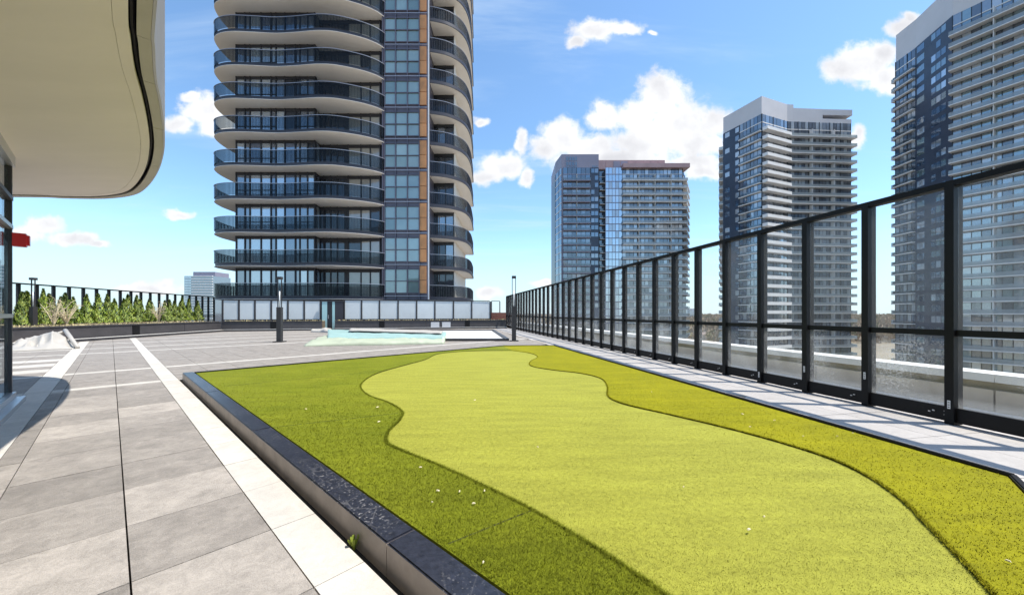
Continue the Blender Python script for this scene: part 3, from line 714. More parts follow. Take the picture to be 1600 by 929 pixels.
for u0, u1, m in ((503,511.5,'teal_glass'),(511.5,519,'window_black'),(519,523.5,'teal_glass'),(523.5,536,'tower_dark')):
    p, q = fu(u0, 1.2), fu(u1, 1.2); pane('door_leaf' if m == 'teal_glass' else 'door_panel', M[m], p+dF*0.01, q-dF*0.01, 0.03, 2.3, dr, 0.05)
p, q = fu(501.8, 1.2), fu(537, 1.2); bar_piece('door_head', M['dark_metal'], p, q, 0.14, 0.10, 2.36, dr)
h = fu(513, 1.16); MB().box((h.x,h.y,1.05), (0.03,0.05,0.3), a_).build('door_handle', M['silver'], dr)
# low return screen with brick block at the right end
rt = thing('brick_block', 'low red brick block beside the fence end', 'wall')
for k in range(6):
    p, q = fu(767, 2.2), fu(795, 2.2); bar_piece('course', M['brick_red'], p, q, 0.5, 0.22, 0.12+k*0.235, rt)
sc = thing('glass_screen', 'small clear glass screen standing behind the brick block', 'screen')
P = [fu(768, 3.2), fu(781, 3.2)]
for p in P: o = link('post', unit_box(M['dark_metal']), sc); o.location = (p.x,p.y,1.25); o.scale = (0.08,0.08,2.5); o.rotation_euler = (0,0,a_)
pane('glass_pane', M['fence_glass'], P[0]+dF*0.05, P[1]-dF*0.05, 0.1, 2.4, sc); bar_piece('top_rail', M['dark_metal'], P[0], P[1], 0.08, 0.06, 2.53, sc)

# ------------------------------------------------------------------ condo tower
ST = 3.0; Z0 = 2.64; NS = 13
def build_tower():
    root = thing('condo_tower', 'dark condo tower with curved white balconies behind the frosted screens', 'building')
    left_edge = catmull([(-28.0,46),(-28.1,41),(-28.15,37),(-27.95,35.2),(-27.4,33.95),(-26.5,33.35),(-25.2,33.1),(-23.4,33.18),(-21.4,33.32),(-19.5,33.2),(-17.6,33.0),(-16.2,33.05),(-14.9,33.4),(-13.7,33.9),(-12.8,34.5),(-12.3,35.1),(-12.2,35.45)], 5)
    left_poly = left_edge + [(-12.2,46)]
    right_edge = catmull([(-7.95,35.62),(-7.2,35.8),(-6.4,36.1),(-5.7,36.6),(-5.05,37.4),(-4.65,38.6),(-4.5,40.5),(-4.6,43),(-4.8,46)], 5)
    right_poly = right_edge + [(-7.95,46)]
    # storeys below the first balcony and the core
    MB().prism([(-25.6,35.0),(-8.6,35.7),(-6.1,38.0),(-6.1,46),(-25.6,46)], 0.0, Z0-0.02).build('base_storey', M['tower_dark'], root)
    MB().prism([(-25.3,36.2),(-12.4,36.2),(-12.0,36.0),(-8.2,36.0),(-8.2,38.2),(-6.4,38.2),(-6.4,46),(-25.3,46)], Z0, Z0+NS*ST).build('core', M['window_black'], root)
    pane_m = {'d':M['win_dark'],'m':M['win_mid'],'l':M['win_light'],'b':M['win_blue'],'c':M['win_curtain'],'g':M['win_green'],'G':M['win_green_b']}
    def upane(m, x0, x1, y, z0, z1, par):
        o = link('pane', unit_box(m), par); o.location = ((x0+x1)/2, y, (z0+z1)/2); o.scale = (x1-x0, 0.03, z1-z0); return o
    # left bay columns (x0, x1, kind)
    zc = lambda a, Y: ((330+a*0.1938)-800)/F*Y
    bayL = [(205,270,'m'),(275,305,'m'),(315,395,'l'),(405,480,'l'),(485,520,'m'),(525,590,'l'),(597,668,'b'),(683,708,'m'),(718,770,'m'),(780,826,'m')]
    bayR = [(870,902,'d'),(910,955,'d'),(965,1010,'d'),(1020,1070,'d'),(1108,1200,'c'),(1210,1275,'c'),(1285,1355,'c')]
    cen = [(601.8,617),(619,635.5),(637.5,654)]
    for k in range(NS):
        zb = Z0+k*ST; zt = zb+0.30
        # ---- left balcony
        sl = MB().prism(left_poly, zb, zt, 1, 0, 0).build('balcony', [M['tower_edge'], M['balcony_floor']], root)
        so_poly = offset(left_edge, 0.0); ins = offset(left_edge, -0.07)
        MB().prism(ins+[(-12.27,46)], zb-0.03, zb-0.003).build('soffit', M['cream'], sl)
        fr = left_edge[6:]
        MB().ribbon(fr, -0.085, -0.073, zt+0.02, zt+1.08).build('rail_glass', M['rail_glass'], sl)
        MB().ribbon(fr, -0.11, -0.04, zt+1.10, zt+1.135).build('top_rail', M['rail_light'], sl)
        pk = MB(); inn = offset(fr, -0.05); acc = 0
        for a, b in zip(inn[:-1], inn[1:]):
            L = math.hypot(b[0]-a[0], b[1]-a[1]); s_ = (0.125-acc) if acc else 0.0
            while s_ < L:
                f = s_/L; pk.box((a[0]+(b[0]-a[0])*f, a[1]+(b[1]-a[1])*f, zt+0.55), (0.027,0.027,1.1), math.atan2(b[1]-a[1], b[0]-a[0])); s_ += 0.125
            acc = (L-(s_-0.125)) if L else acc
        stuff(pk.build('picket', M['tower_dark'], sl))
        # ---- right balcony
        sr = MB().prism(right_poly, zb, zt, 1, 0, 0).build('balcony', [M['tower_edge'], M['balcony_floor']], root)
        ins = offset(right_edge, 0.07)
        ins = offset(right_edge, -0.07) if inside(offset(right_edge, -0.07)[10], right_poly) else ins
        MB().prism(ins+[(-7.98,46)], zb-0.03, zb-0.003).build('soffit', M['cream'], sr)
        sg = -1 if inside(offset(right_edge, -0.2)[10], right_poly) else 1
        MB().ribbon(right_edge, 0.085*sg, 0.073*sg, zt+0.02, zt+1.08).build('rail_glass', M['rail_glass'], sr)
        MB().ribbon(right_edge, 0.11*sg, 0.04*sg, zt+1.10, zt+1.135).build('top_rail', M['rail_light'], sr)
        pk = MB(); inn = offset(right_edge, 0.05*sg)
        for a, b in zip(inn[:-1], inn[1:]):
            L = math.hypot(b[0]-a[0], b[1]-a[1]); n = max(1, round(L/0.12))
            for i in range(n): f = i/n; pk.box((a[0]+(b[0]-a[0])*f, a[1]+(b[1]-a[1])*f, zt+0.55), (0.027,0.027,1.1), math.atan2(b[1]-a[1], b[0]-a[0]))
        stuff(pk.build('picket', M['tower_dark'], sr))
        # ---- windows: a frame per bay with its panes
        zf = zt+0.02; zh = zb+ST-0.04
        f = MB(); xs = [(zc(a,34.6), zc(b,34.6), c) for a, b, c in bayL]
        f.box(((xs[0][0]+xs[-1][1])/2, 34.78, (zf+zh)/2), (xs[-1][1]-xs[0][0]+0.3, 0.16, zh-zf))
        for i, (x0, x1, c) in enumerate(xs):
            f.box((x0-0.06, 34.66, (zf+zh)/2), (0.1, 0.14, zh-zf))
            if c in 'lm' and i not in (5,): f.box(((x0+x1)/2, 34.665, zf+0.95), (x1-x0, 0.10, 0.06))
        f.box((xs[-1][1]+0.08, 34.66, (zf+zh)/2), (0.14, 0.14, zh-zf)); f.box(((xs[0][0]+xs[-1][1])/2, 34.668, zh-0.14), (xs[-1][1]-xs[0][0], 0.09, 0.26))
        f.box((-18.62, 35.15, (zf+zh)/2), (0.12, 0.8, zh-zf))
        wl = f.build('window', M['tower_dark'], root)
        for (x0, x1, c) in xs:
            c2 = c if random.random() < 0.78 else random.choice('dmlb')
            if c2 == 'd' and c == 'l': c2 = 'm'
            upane(pane_m[c2], x0, x1, 34.685, zf+0.03, zh-0.28, wl)
        o = link('pane', unit_box(M['win_light'] if k % 3 else M['win_mid']), wl); o.location = (-18.545, 35.1, (zf+zh)/2); o.scale = (0.02, 0.62, zh-zf-0.3)
        f = MB(); xs = [(zc(a,35.5), zc(b,35.5), c) for a, b, c in bayR]
        f.box(((xs[0][0]+xs[-1][1])/2+0.1, 35.7, (zf+zh)/2), (xs[-1][1]-xs[0][0]+0.6, 0.16, zh-zf))
        for (x0, x1, c) in xs: f.box((x0-0.05, 35.56, (zf+zh)/2), (0.08, 0.14, zh-zf))
        f.box(((xs[0][0]+xs[-1][1])/2, 35.57, zh-0.17), (xs[-1][1]-xs[0][0], 0.09, 0.3)); f.box((xs[-1][1]+0.06, 35.56, (zf+zh)/2), (0.1, 0.14, zh-zf))
        wr = f.build('window', M['tower_dark'], root)
        for (x0, x1, c) in xs: upane(pane_m[c if random.random() < 0.8 else 'd'], x0, x1, 35.6, zf+0.03, zh-0.32, wr)
        # ---- middle glass column
        Yc = 35.2
        f = MB(); X0, X1 = xat(600.8,Yc), xat(655,Yc)
        f.box(((X0+X1)/2, Yc+0.16, zb+ST/2), (X1-X0, 0.12, ST-0.01))
        for u in (601.0,618,636.5,655): f.box((xat(u,Yc), Yc+0.02, zb+ST/2), (0.09, 0.16, ST-0.012))
        for zz in (zb+0.64, zb+1.78, zb+ST-0.08): f.box(((X0+X1)/2, Yc+0.025, zz), (X1-X0, 0.13, 0.06))
        wc = f.build('window', M['spandrel'], root)
        for (a, b) in cen:
            upane(M['win_green'] if random.random() < 0.5 else M['win_green_b'], xat(a,Yc), xat(b,Yc), Yc+0.08, zb+0.68, zb+1.74, wc)
            upane(random.choice([M['win_green'],M['win_green_b'],M['win_green_b']]), xat(a,Yc), xat(b,Yc), Yc+0.08, zb+1.82, zb+ST-0.12, wc)
        MB().box(((X0+xat(668,Yc))/2, Yc-0.06, zb+0.34), (xat(668,Yc)-X0, 0.07, 0.05)).build('sill', M['rail_light'], root)
        for (za, zc_) in ((zb+0.62, zb+1.83), (zb+1.88, zb+ST+0.22)):
            MB().box(((xat(655.6,Yc)+xat(666,Yc))/2, Yc+0.06, (za+zc_)/2), (xat(666,Yc)-xat(655.6,Yc)-0.02, 0.12, zc_-za)).build('cladding_panel', M['orange'], root)
        MB().box(((xat(655.6,Yc)+xat(668,Yc))/2, Yc+0.20, zb+ST/2), (xat(668,Yc)-xat(655.6,Yc), 0.12, ST)).build('backing', M['spandrel'], root)
        # ---- right bay
        f = MB(); Yr = 37.6; xa, xb = xat(671,Yr), xat(708.6,Yr)
        f.box(((xa+xb)/2, Yr+0.16, (zf+zh)/2), (xb-xa, 0.14, zh-zf)); w3 = (xb-xa)/3
        for i in range(4): f.box((xa+w3*i, Yr+0.03, (zf+zh)/2), (0.09, 0.14, zh-zf))
        f.box(((xa+xb)/2, Yr+0.035, zh-0.15), (xb-xa, 0.10, 0.3))
        wq = f.build('window', M['window_black'], root)
        for i in range(3): upane(pane_m[random.choice('ddm')], xa+w3*i+0.05, xa+w3*(i+1)-0.05, Yr+0.08, zf+0.03, zh-0.32, wq)
        MB().box((xb+0.09, Yr+4.2, (zf+zh)/2), (0.16, 8.4, zh-zf)).build('side_wall', M['cream'], root)
        MB().box((-8.06, 36.8, zb+ST/2), (0.14, 2.1, ST-0.01)).build('fin_wall', M['spandrel'], root)
    MB().box((xat(669.6,35.05), 35.05, Z0+NS*ST/2), (0.10, 0.12, NS*ST)).build('drain_pipe', M['white_pipe'], root)
    for xw in (-12.33,): MB().box((xw, 35.5, Z0+NS*ST/2), (0.12, 0.9, NS*ST)).build('fin_wall', M['spandrel'], root)
    MB().prism([(-25.9,34.4),(-8,35),(-4.8,38),(-4.8,46),(-25.9,46)], Z0+NS*ST, Z0+NS*ST+0.4).build('roof', M['tower_edge'], root)
build_tower()

# ------------------------------------------------------------------ far towers
def far_tower(label, faces, poly, ztop, zbot, sh, crown_z, crown_m, core='window_black'):
    """faces: list of dict(a, b, kind...), each from a to b seen left to right from outside"""
    root = thing('residential_tower', label, 'building')
    MB().prism(poly, zbot, crown_z).build('core', M[core], root)
    ns = int((crown_z-zbot)/sh)
    for fc in faces:
        a = Vector((*fc['a'], 0)); b = Vector((*fc['b'], 0)); d = b-a; L = d.length; d.normalize(); nrm = Vector((d.y, -d.x, 0)); rz = math.atan2(d.y, d.x)
        for k in range(ns):
            zb = crown_z-(k+1)*sh
            kind = fc['kind']
            if k == 0 and kind == 'balcony': kind = 'band'
            gm = [M[x] for x in fc['glass']]; fm = M[fc.get('frame', 'window_black')]
            # windows
            mb = MB(); pw = fc.get('pw', 1.5); n = max(1, int(L/pw)); w = L/n; z0 = zb+0.28; z1 = zb+sh-0.05
            if kind == 'navy':
                cols_ = fc['cols']
                c = a+d*L/2+nrm*0.06; mb.box((c.x,c.y,zb+sh/2), (L-0.02,0.12,sh-0.01), rz, len(gm))
                for (f0, f1) in cols_:
                    nn = max(1, int(L*(f1-f0)/pw))
                    for i in range(nn):
                        if random.random() < 0.12: continue
                        f_ = f0+(f1-f0)*(i+0.5)/nn; c = a+d*L*f_+nrm*0.13
                        mb.box((c.x,c.y,zb+sh*0.55), (L*(f1-f0)/nn-0.22,0.06,sh*0.58), rz, random.randrange(len(gm)))
            else:
                for i in range(n):
                    c = a+d*(w*(i+0.5))+nrm*0.06; mb.box((c.x,c.y,(z0+z1)/2), (w-0.16,0.08,z1-z0), rz, random.randrange(len(gm)))
                    if i % 3 == 0: c = a+d*(w*i+0.02)+nrm*0.12; mb.box((c.x,c.y,zb+sh/2), (0.14,0.2,sh-0.02), rz, len(gm))
            mb.build('window_row', gm+[fm if kind != 'navy' else M[fc['wall']]], root)
            if kind == 'band':
                c = a+d*L/2+nrm*0.08; MB().box((c.x,c.y,zb+0.14), (L,0.24,0.26), rz).build('slab_edge', M[fc['slab']], root)
            if kind == 'balcony':
                p = fc['p']; e0 = fc.get('e0', 0.0); e1 = fc.get('e1', 0.0)
                q0 = a-d*e0; q1 = b+d*e1; c = (q0+q1)/2+nrm*(p/2+0.02); LL = (q1-q0).length
                mb = MB().box((c.x,c.y,zb+0.13), (LL,p,0.24), rz); sl = mb.build('balcony_slab', M[fc['slab']], root)
                gh = fc.get('gh', 1.05); gmat = M[fc['guard']]
                mb = MB(); c = (q0+q1)/2+nrm*(p-0.03); mb.box((c.x,c.y,zb+0.25+gh/2), (LL-0.05,0.05,gh), rz)
                for q in (q0+d*0.05, q1-d*0.05): c = q+nrm*(p/2-0.04); mb.box((c.x,c.y,zb+0.25+gh/2), (0.05,p-0.16,gh), rz)
                mb.build('guard', gmat, sl)
                if fc.get('div'):
                    mb = MB(); nd = max(1, int(LL/fc['div']))
                    for i in range(1, nd): c = q0+d*LL*i/nd+nrm*(p*0.45); mb.box((c.x,c.y,zb+sh/2+0.1), (0.12,p*0.85,sh-0.35), rz)
                    if mb.v: mb.build('divider', M['grey_slab'], sl)
    return root
glass_clear('far_guard', (0.72,0.78,0.80), 0.08, 0.42, (0.66,0.69,0.70))
glass_clear('far_guard_dark', (0.6,0.66,0.68), 0.10, 0.18, (0.35,0.38,0.40))

# middle tower: white wedge crown
pA=(79.8,139); pB=(84.8,125); pC=(97.2,130); pD=(120.9,131.5); pE=(125,152); pF=(92.5,160)
zc_ = 69.0
rD = far_tower('white crowned tower with stepped white balconies and navy side', [
    dict(a=pA, b=(82.1,132.6), kind='navy', cols=((0.12,0.42),(0.74,0.98)), wall='navy', glass=['far_blue','far_blue','far_light'], pw=1.4),
    dict(a=(82.1,132.6), b=pB, kind='balcony', p=0.9, slab='white_slab', guard='far_guard_dark', gh=0.7, glass=['far_dark','far_mid','far_blue','far_light','far_blue'], pw=1.2),
    dict(a=pB, b=pC, kind='balcony', p=2.0, e1=-0.7, slab='white_slab', guard='white_slab', gh=0.85, glass=['far_dark','far_mid'], pw=1.8),
    dict(a=pC, b=pD, kind='balcony', p=1.7, e1=0.9, slab='grey_slab', guard='far_guard', gh=0.8, glass=['far_dark','far_mid','far_dark','far_light'], pw=1.3, div=7),
    dict(a=pF, b=pA, kind='balcony', p=1.5, slab='grey_slab', guard='far_guard', gh=0.95, glass=['far_dark','far_mid'], pw=1.6),
    dict(a=pD, b=pE, kind='balcony', p=0.9, slab='grey_slab', guard='far_guard', gh=0.9, glass=['far_dark','far_mid'], pw=1.6)],
    [pA,pB,pC,pD,pE,pF], 75, -33, 2.95, zc_, 'white_panel')
zt_ = H+339/F*125
cr = MB().prism([pA,pB,pC,(99.6,130.2),(99.6,150),pF], zc_+0.02, zt_).build('crown', M['white_panel'], rD)
MB().prism([(99.62,130.2),(110.5,130.9),(110.5,150),(99.62,150)], zc_+0.02, zt_-1.2).build('crown', M['white_panel'], rD)
MB().prism([(110.52,133.5),(117.5,134),(117.5,150),(110.52,150)], zc_+0.02, zt_-3.2).build('penthouse', M['far_mid'], rD)
MB().prism([(110.3,131.0),(121.5,131.4),(121.5,150),(110.3,150)], zt_-3.2, zt_-1.18).build('roof_overhang', M['white_panel'], rD)
MB().prism([(110.3,130.9),(121.3,131.5),(121.3,133),(110.3,132.6)], zc_+0.02, zc_+1.5).build('parapet', M['white_panel'], rD)

# right tower: blue corner, long balconies
eA=(115.8,111.0); eA2=(115.2,105.0); eB=(112.2,93.7); eC=(131.0,56.5); eD=(165,62); eE=(150,118)
zcE = H+(HZ-25)/F*93.7
rE = far_tower('tall tower with blue glass corner and long grey balcony slabs', [
    dict(a=eA, b=eA2, kind='balcony', p=0.9, slab='white_slab', guard='far_guard_dark', gh=0.7, glass=['far_dark','far_mid','far_blue','far_light'], pw=1.1),
    dict(a=eA2, b=eB, kind='navy', cols=((0.05,0.28),(0.46,0.86)), wall='navy', glass=['far_blue','far_blue','far_teal','win_light'], pw=1.5),
    dict(a=eB, b=eC, kind='balcony', p=1.9, e0=0.3, slab='grey_slab', guard='far_guard', gh=0.95, glass=['far_teal','far_dark','far_mid','far_teal','far_light'], pw=1.5, div=6.5),
    dict(a=eE, b=eA, kind='balcony', p=1.2, slab='grey_slab', guard='far_guard', gh=0.95, glass=['far_dark','far_mid'], pw=1.8)],
    [eA,eA2,eB,eC,eD,eE], 90, -33, 2.92, zcE, 'white_panel')
MB().prism([eA,eA2,eB,eC,eD,eE], zcE+0.02, H+(HZ-55.5)/F*111).build('crown', M['white_panel'], rE)

# left of the three: lavender block with pink penthouse
Yc = 150.0
def X(u, y=Yc): return (u-800)/F*y
def Zv(v, y=Yc): return H+(HZ-v)/F*y
cA=(X(868,158),158); cB=(X(877.5),Yc); cC=(X(935.5),Yc); cD=(X(936,153),153); cE=(X(946,153),153); cF=(X(946,Yc),Yc); cG=(X(972),Yc); cH=(X(1066),Yc); cI=(X(1072,165),165); cJ=(cA[0],175)
topB = Zv(262)
rC = far_tower('lavender grey tower with pinkish mechanical penthouse and mirrored glass strip', [
    dict(a=cA, b=cB, kind='band', slab='white_slab', glass=['far_blue','far_teal'], pw=1.5),
    dict(a=cB, b=(X(879.5),Yc), kind='navy', cols=(), wall='lavender', glass=['far_dark'], pw=1.5),
    dict(a=(X(879.5),Yc), b=(X(922),Yc), kind='balcony', p=1.5, slab='lavender', guard='far_guard_dark', gh=0.9, glass=['far_dark','far_dark','far_blue','far_mid'], pw=1.6, div=5.5),
    dict(a=(X(922),Yc), b=cC, kind='navy', cols=((0.1,0.95),), wall='navy', glass=['far_blue','far_blue','far_mid'], pw=1.2),
    dict(a=cD, b=cE, kind='balcony', p=1.4, slab='grey_slab', guard='far_guard_dark', gh=0.9, glass=['far_dark'], pw=1.4),
    dict(a=cF, b=cG, kind='band', slab='lavender', glass=['far_mirror','far_mirror','far_light'], frame='lavender', pw=1.15),
    dict(a=cG, b=cH, kind='balcony', p=1.6, e1=1.6, slab='grey_slab', guard='far_guard', gh=0.9, glass=['far_dark','far_mid','far_light','far_dark'], pw=1.5, div=6),
    dict(a=cH, b=cI, kind='balcony', p=1.6, slab='grey_slab', guard='far_guard', gh=0.9, glass=['far_dark'], pw=1.5)],
    [cA,cB,cC,cD,cE,cF,cG,cH,cI,cJ], 66, -33, 2.88, topB, 'lavender')
blk = MB().prism([cA,cB,cC,(cC[0],170),cJ], topB+0.02, Zv(241)).build('crown', M['lavender'], rC)
for u0,u1,v0,v1 in ((884,902,245,251),(884,902,253,258.5),(925,934,259,261.3),(884,902,259.5,261.5)):
    n = 4
    for i in range(n):
        a = X(u0+(u1-u0)*i/n+0.5); b = X(u0+(u1-u0)*(i+1)/n-0.4); MB().box(((a+b)/2, Yc-0.02, (Zv(v0)+Zv(v1))/2), (b-a, 0.1, Zv(v0)-Zv(v1))).build('window', M['far_dark'], blk)
ph = MB().prism([(X(935.8),Yc+2),(X(1042),Yc+2),(X(1042),168),(X(935.8),168)], topB+0.02, Zv(247)).build('penthouse', M['pink'], rC)
for i in range(9):
    a = X(936+i*11.8); MB().box((a+X(942)-X(936.5)+0.2, Yc+1.95, (topB+Zv(248))/2), (X(946.6)-X(936), 0.12, Zv(248.5)-topB-0.3)).build('cladding_panel', M['pink'] if i not in (2,3) else M['lavender'], ph)
MB().prism([(X(972),Yc-1.7),(X(1075),Yc-1.7),(X(1075),166),(X(972),166)], topB-0.5, topB+1.2).build('roof_slab', M['pink'], rC)

# small far towers on the left and on the skyline
def simple_tower(label, x, y, w, d, z1, steps, gm):
    root = thing('residential_tower', label, 'building', 'distant towers')
    MB().box((x, y+d/2, (z1-33)/2), (w, d, z1+33)).build('core', M['far_mid'], root)
    n = int((z1+33)/3)
    for k in range(n):
        z = z1-k*3-0.4
        if z < -6: break
        MB().box((x+w*0.14, y-0.6, z), (w*0.72, 1.6, 0.9)).build('balcony_slab', M['white_slab'], root)
        mb = MB()
        for i in range(5): mb.box((x-w*0.46+i*w*0.045, y-0.05, z-1.5), (w*0.036, 0.3, 2.0), 0, 0)
        mb.build('window_row', [M[gm]], root)
    MB().box((x+w*0.12, y+d/2, z1+2.5), (w*0.76, d*0.8, 5)).build('penthouse', M['lavender'], root)
    return root
simple_tower('pale blue banded tower far off behind the cedar planter', xat(310.5, 420), 420, 33, 26, H+(HZ-431)/F*420, 0, 'far_mirror')
simple_tower('tiny tower on the horizon seen past the mauve tower', xat(1080, 1500), 1500, 30, 25, H+(HZ-484)/F*1500, 0, 'far_blue')

# ------------------------------------------------------------------ suburbs and woods beyond
def woods():
    V = []; Fc = []; mi = []
    def clump(x, y, z, r, h, m):
        n = 9; b = len(V)
        for i in range(n):
            a = random.uniform(0, 6.28); rr = r*random.uniform(0.2, 1); zz = z+h*random.uniform(0.15, 1); s_ = r*random.uniform(0.25, 0.5)
            cx, cy = x+math.cos(a)*rr, y+math.sin(a)*rr; k = len(V)
            an = random.uniform(0, 3.14)
            V.extend([(cx-math.cos(an)*s_, cy-math.sin(an)*s_, zz-s_*0.7), (cx+math.cos(an)*s_, cy+math.sin(an)*s_, zz-s_*0.5), (cx+random.uniform(-.4,.4)*s_, cy, zz+s_*0.9)])
            Fc.append((k, k+1, k+2)); mi.append(m)
    for i in range(9000):
        y = 420*math.exp(random.random()*2.5); x = random.uniform(-0.15, 1.45)*y
        if random.random() < 0.12: x = random.uniform(-1.2, -0.6)*y
        clump(x, y, -33, random.uniform(5, 10)*(1+y/4000), random.uniform(9, 18)*(1+y/5000), 0 if random.random() < 0.8 else 1)
    me = bpy.data.meshes.new('woodland'); me.from_pydata(V, [], Fc); me.materials.append(M['wood_far']); me.materials.append(M['wood_far_green']); me.polygons.foreach_set('material_index', mi); me.update()
    o = stuff(link('woodland', me)); tag(o, 'bare brown spring woodland stretching to the horizon', 'woodland')
woods()
def house():
    root = thing('house', 'small pale house among bare trees beyond the fence', 'house', 'houses among the far trees')
    MB().box((0,0,3.2), (13,10,6.4)).build('wall', M['house_wall'], root)
    m = MB(); m.v += [(-7,-5.6,6.2),(7,-5.6,6.2),(7,5.6,6.2),(-7,5.6,6.2),(-6.6,0,9.6),(6.6,0,9.6)]
    for q in ((0,1,5,4),(2,3,4,5),(1,2,5),(3,0,4),(3,2,1,0)): m.f.append(list(q)); m.m.append(0)
    m.build('roof', M['house_roof'], root); return root
h0 = house()
spots = []
for (u, y) in ((1082,520),(1090,640),(1101,480),(1110,600),(1118,560),(1340,470),(1352,600),(1362,520),(1373,680),(1384,560),(1392,740),(812,560),(826,640),(840,700),(852,600),(1096,760),(1349,800),(1105,900),(1378,900),(833,900)):
    spots.append((xat(u, y), y))
for i, (x, y) in enumerate(spots):
    if i == 0: o = h0; parts = []
    else:
        o = h0.copy(); C.objects.link(o)
        for ch in h0.children:
            c = ch.copy(); C.objects.link(c); c.parent = o
    o.location = (x, y, -33); o.rotation_euler = (0, 0, random.uniform(0, 3.1)); s_ = random.uniform(0.9, 1.7); o.scale = (s_, s_, random.uniform(0.9, 1.4))

# ------------------------------------------------------------------ cedars
def cedar_mesh(seed):
    rnd = random.Random(seed); V = []; Fc = []; mi = []
    lobes = [(rnd.uniform(0,6.28), rnd.uniform(0.1,0.7), rnd.uniform(0.05,0.12)) for _ in range(16)]
    for i in range(2300):
        f = rnd.random()**1.2; a = rnd.uniform(0, 6.28)
        rad = 0.42*(1-f)**0.95*(0.75+0.25*math.sin(a*3+f*14))
        for (la, lf, lr) in lobes:
            da = abs((a-la+3.14) % 6.28-3.14)
            if da < 0.6 and abs(f-lf) < 0.09: rad += lr*(1-da/0.6)*(1-abs(f-lf)/0.09)*(1-f)
        rr = rad*(1-0.5*rnd.random()**2); z = 0.03+f*1.0+rnd.uniform(-0.02, 0.02); c = Vector((math.cos(a)*rr, math.sin(a)*rr, z))
        s_ = rnd.uniform(0.025, 0.055); d = Vector((math.cos(a)*0.5+rnd.uniform(-.5,.5), math.sin(a)*0.5+rnd.uniform(-.5,.5), rnd.uniform(0.4,1.2))).normalized()
        sx_ = Vector((rnd.uniform(-1,1), rnd.uniform(-1,1), rnd.uniform(-.4,.4))).cross(d)
        if sx_.length < 1e-3: continue
        sx_.normalize(); k = len(V)
        if sx_.cross(d).dot(Vector((c.x, c.y, 0.1))) < 0: sx_ = -sx_
        V.extend([tuple(c-sx_*s_*0.5), tuple(c+sx_*s_*0.5), tuple(c+d*s_*1.7)]); Fc.append((k,k+1,k+2)); q = rnd.random(); mi.append(0 if q < 0.5 else 1 if q < 0.85 else 2)
    me = bpy.data.meshes.new('crown'); me.from_pydata(V, [], Fc)
    for m in ('cedar_a','cedar_b','cedar_c'): me.materials.append(M[m])
    me.polygons.foreach_set('material_index', mi); me.polygons.foreach_set('use_smooth', [True]*len(Fc)); me.update()
    nn = []
    for i in range(0, len(V), 3):
        q = Vector(V[i]); w_ = Vector((q.x, q.y, 0)).normalized()+Vector((rnd.uniform(-.5,.5), rnd.uniform(-.5,.5), 0.75+rnd.uniform(-.3,.3))); w_.normalize(); nn += [w_]*3
    me.normals_split_custom_set_from_vertices(nn); return me
cm = [cedar_mesh(i) for i in range(5)]
trunk = MB().tube([(0,0,-0.05),(0.01,0,0.4),(0,0.01,0.9)], [0.03,0.022,0.008], 6).mesh('trunk', M['bark'])
cu = [27,39,51,62,72,89,104,122,136,150,165,172,187,195,206,218,228,238,252,258,270,277,284,292,300,308]
row_a = Vector((-24.6, 17.0, 0))
for i, u in enumerate(cu):
    k = (u-800)/F; s_ = (k*row_a.y-row_a.x)/(EY.x-k*EY.y); p = row_a+EY*s_
    p += EX*random.uniform(-0.3, 0.3)
    nth = len(cu)-i; sfx = 'th' if 10 < nth < 14 else {1:'st',2:'nd',3:'rd'}.get(nth % 10, 'th')
    root = thing('cedar_tree', 'pointed green cedar, %d%s in the planter row counted from its frosted screen end' % (nth, sfx), 'cedar', 'cedars in the long planter'); root.location = (p.x, p.y, PZ-0.03); root.rotation_euler = (0,0,random.uniform(0,6.28))
    hh = random.uniform(1.4, 1.9); ww = random.uniform(0.95, 1.25); root.scale = (ww, ww, hh)
    for nm, me in (('crown', cm[i % 5]), ('trunk', trunk)):
        o = bpy.data.objects.new(nm, me); C.objects.link(o); o.parent = root
def shrub(u, sc_, label, seed):
    rnd = random.Random(seed); k = (u-800)/F; ra = row_a+EX*1.0; s_ = (k*ra.y-ra.x)/(EY.x-k*EY.y); p = ra+EY*s_; mb = MB()
    for i in range(13):
        a = rnd.uniform(0, 6.28); L = sc_*rnd.uniform(0.7, 1.25); lean = rnd.uniform(0.1, 0.55); pts_ = []
        for j in range(5):
            f = j/4; pts_.append((p.x+math.cos(a)*lean*L*f**1.3+rnd.uniform(-.02,.02), p.y+math.sin(a)*lean*L*f**1.3, PZ-0.05+L*f*(1-0.15*lean*f)))
        mb.tube(pts_, [0.028,0.024,0.02,0.015,0.008], 5)
        for j in range(3):
            b = pts_[rnd.randint(2,4)]; e = (b[0]+rnd.uniform(-.28,.28), b[1]+rnd.uniform(-.28,.28), b[2]+rnd.uniform(-0.05,.2)); mb.tube([b, e], [0.016,0.007], 4)
    o = mb.build('bare_shrub', M['twig']); tag(o, label, 'shrub')
shrub(84, 1.25, 'bare tan shrub among the cedars beside the left lamp', 3)
shrub(104, 0.95, 'low bare tan shrub with spreading twigs among the cedars', 5)
shrub(248, 1.2, 'pale bare shrub near the far end of the cedar row', 8)

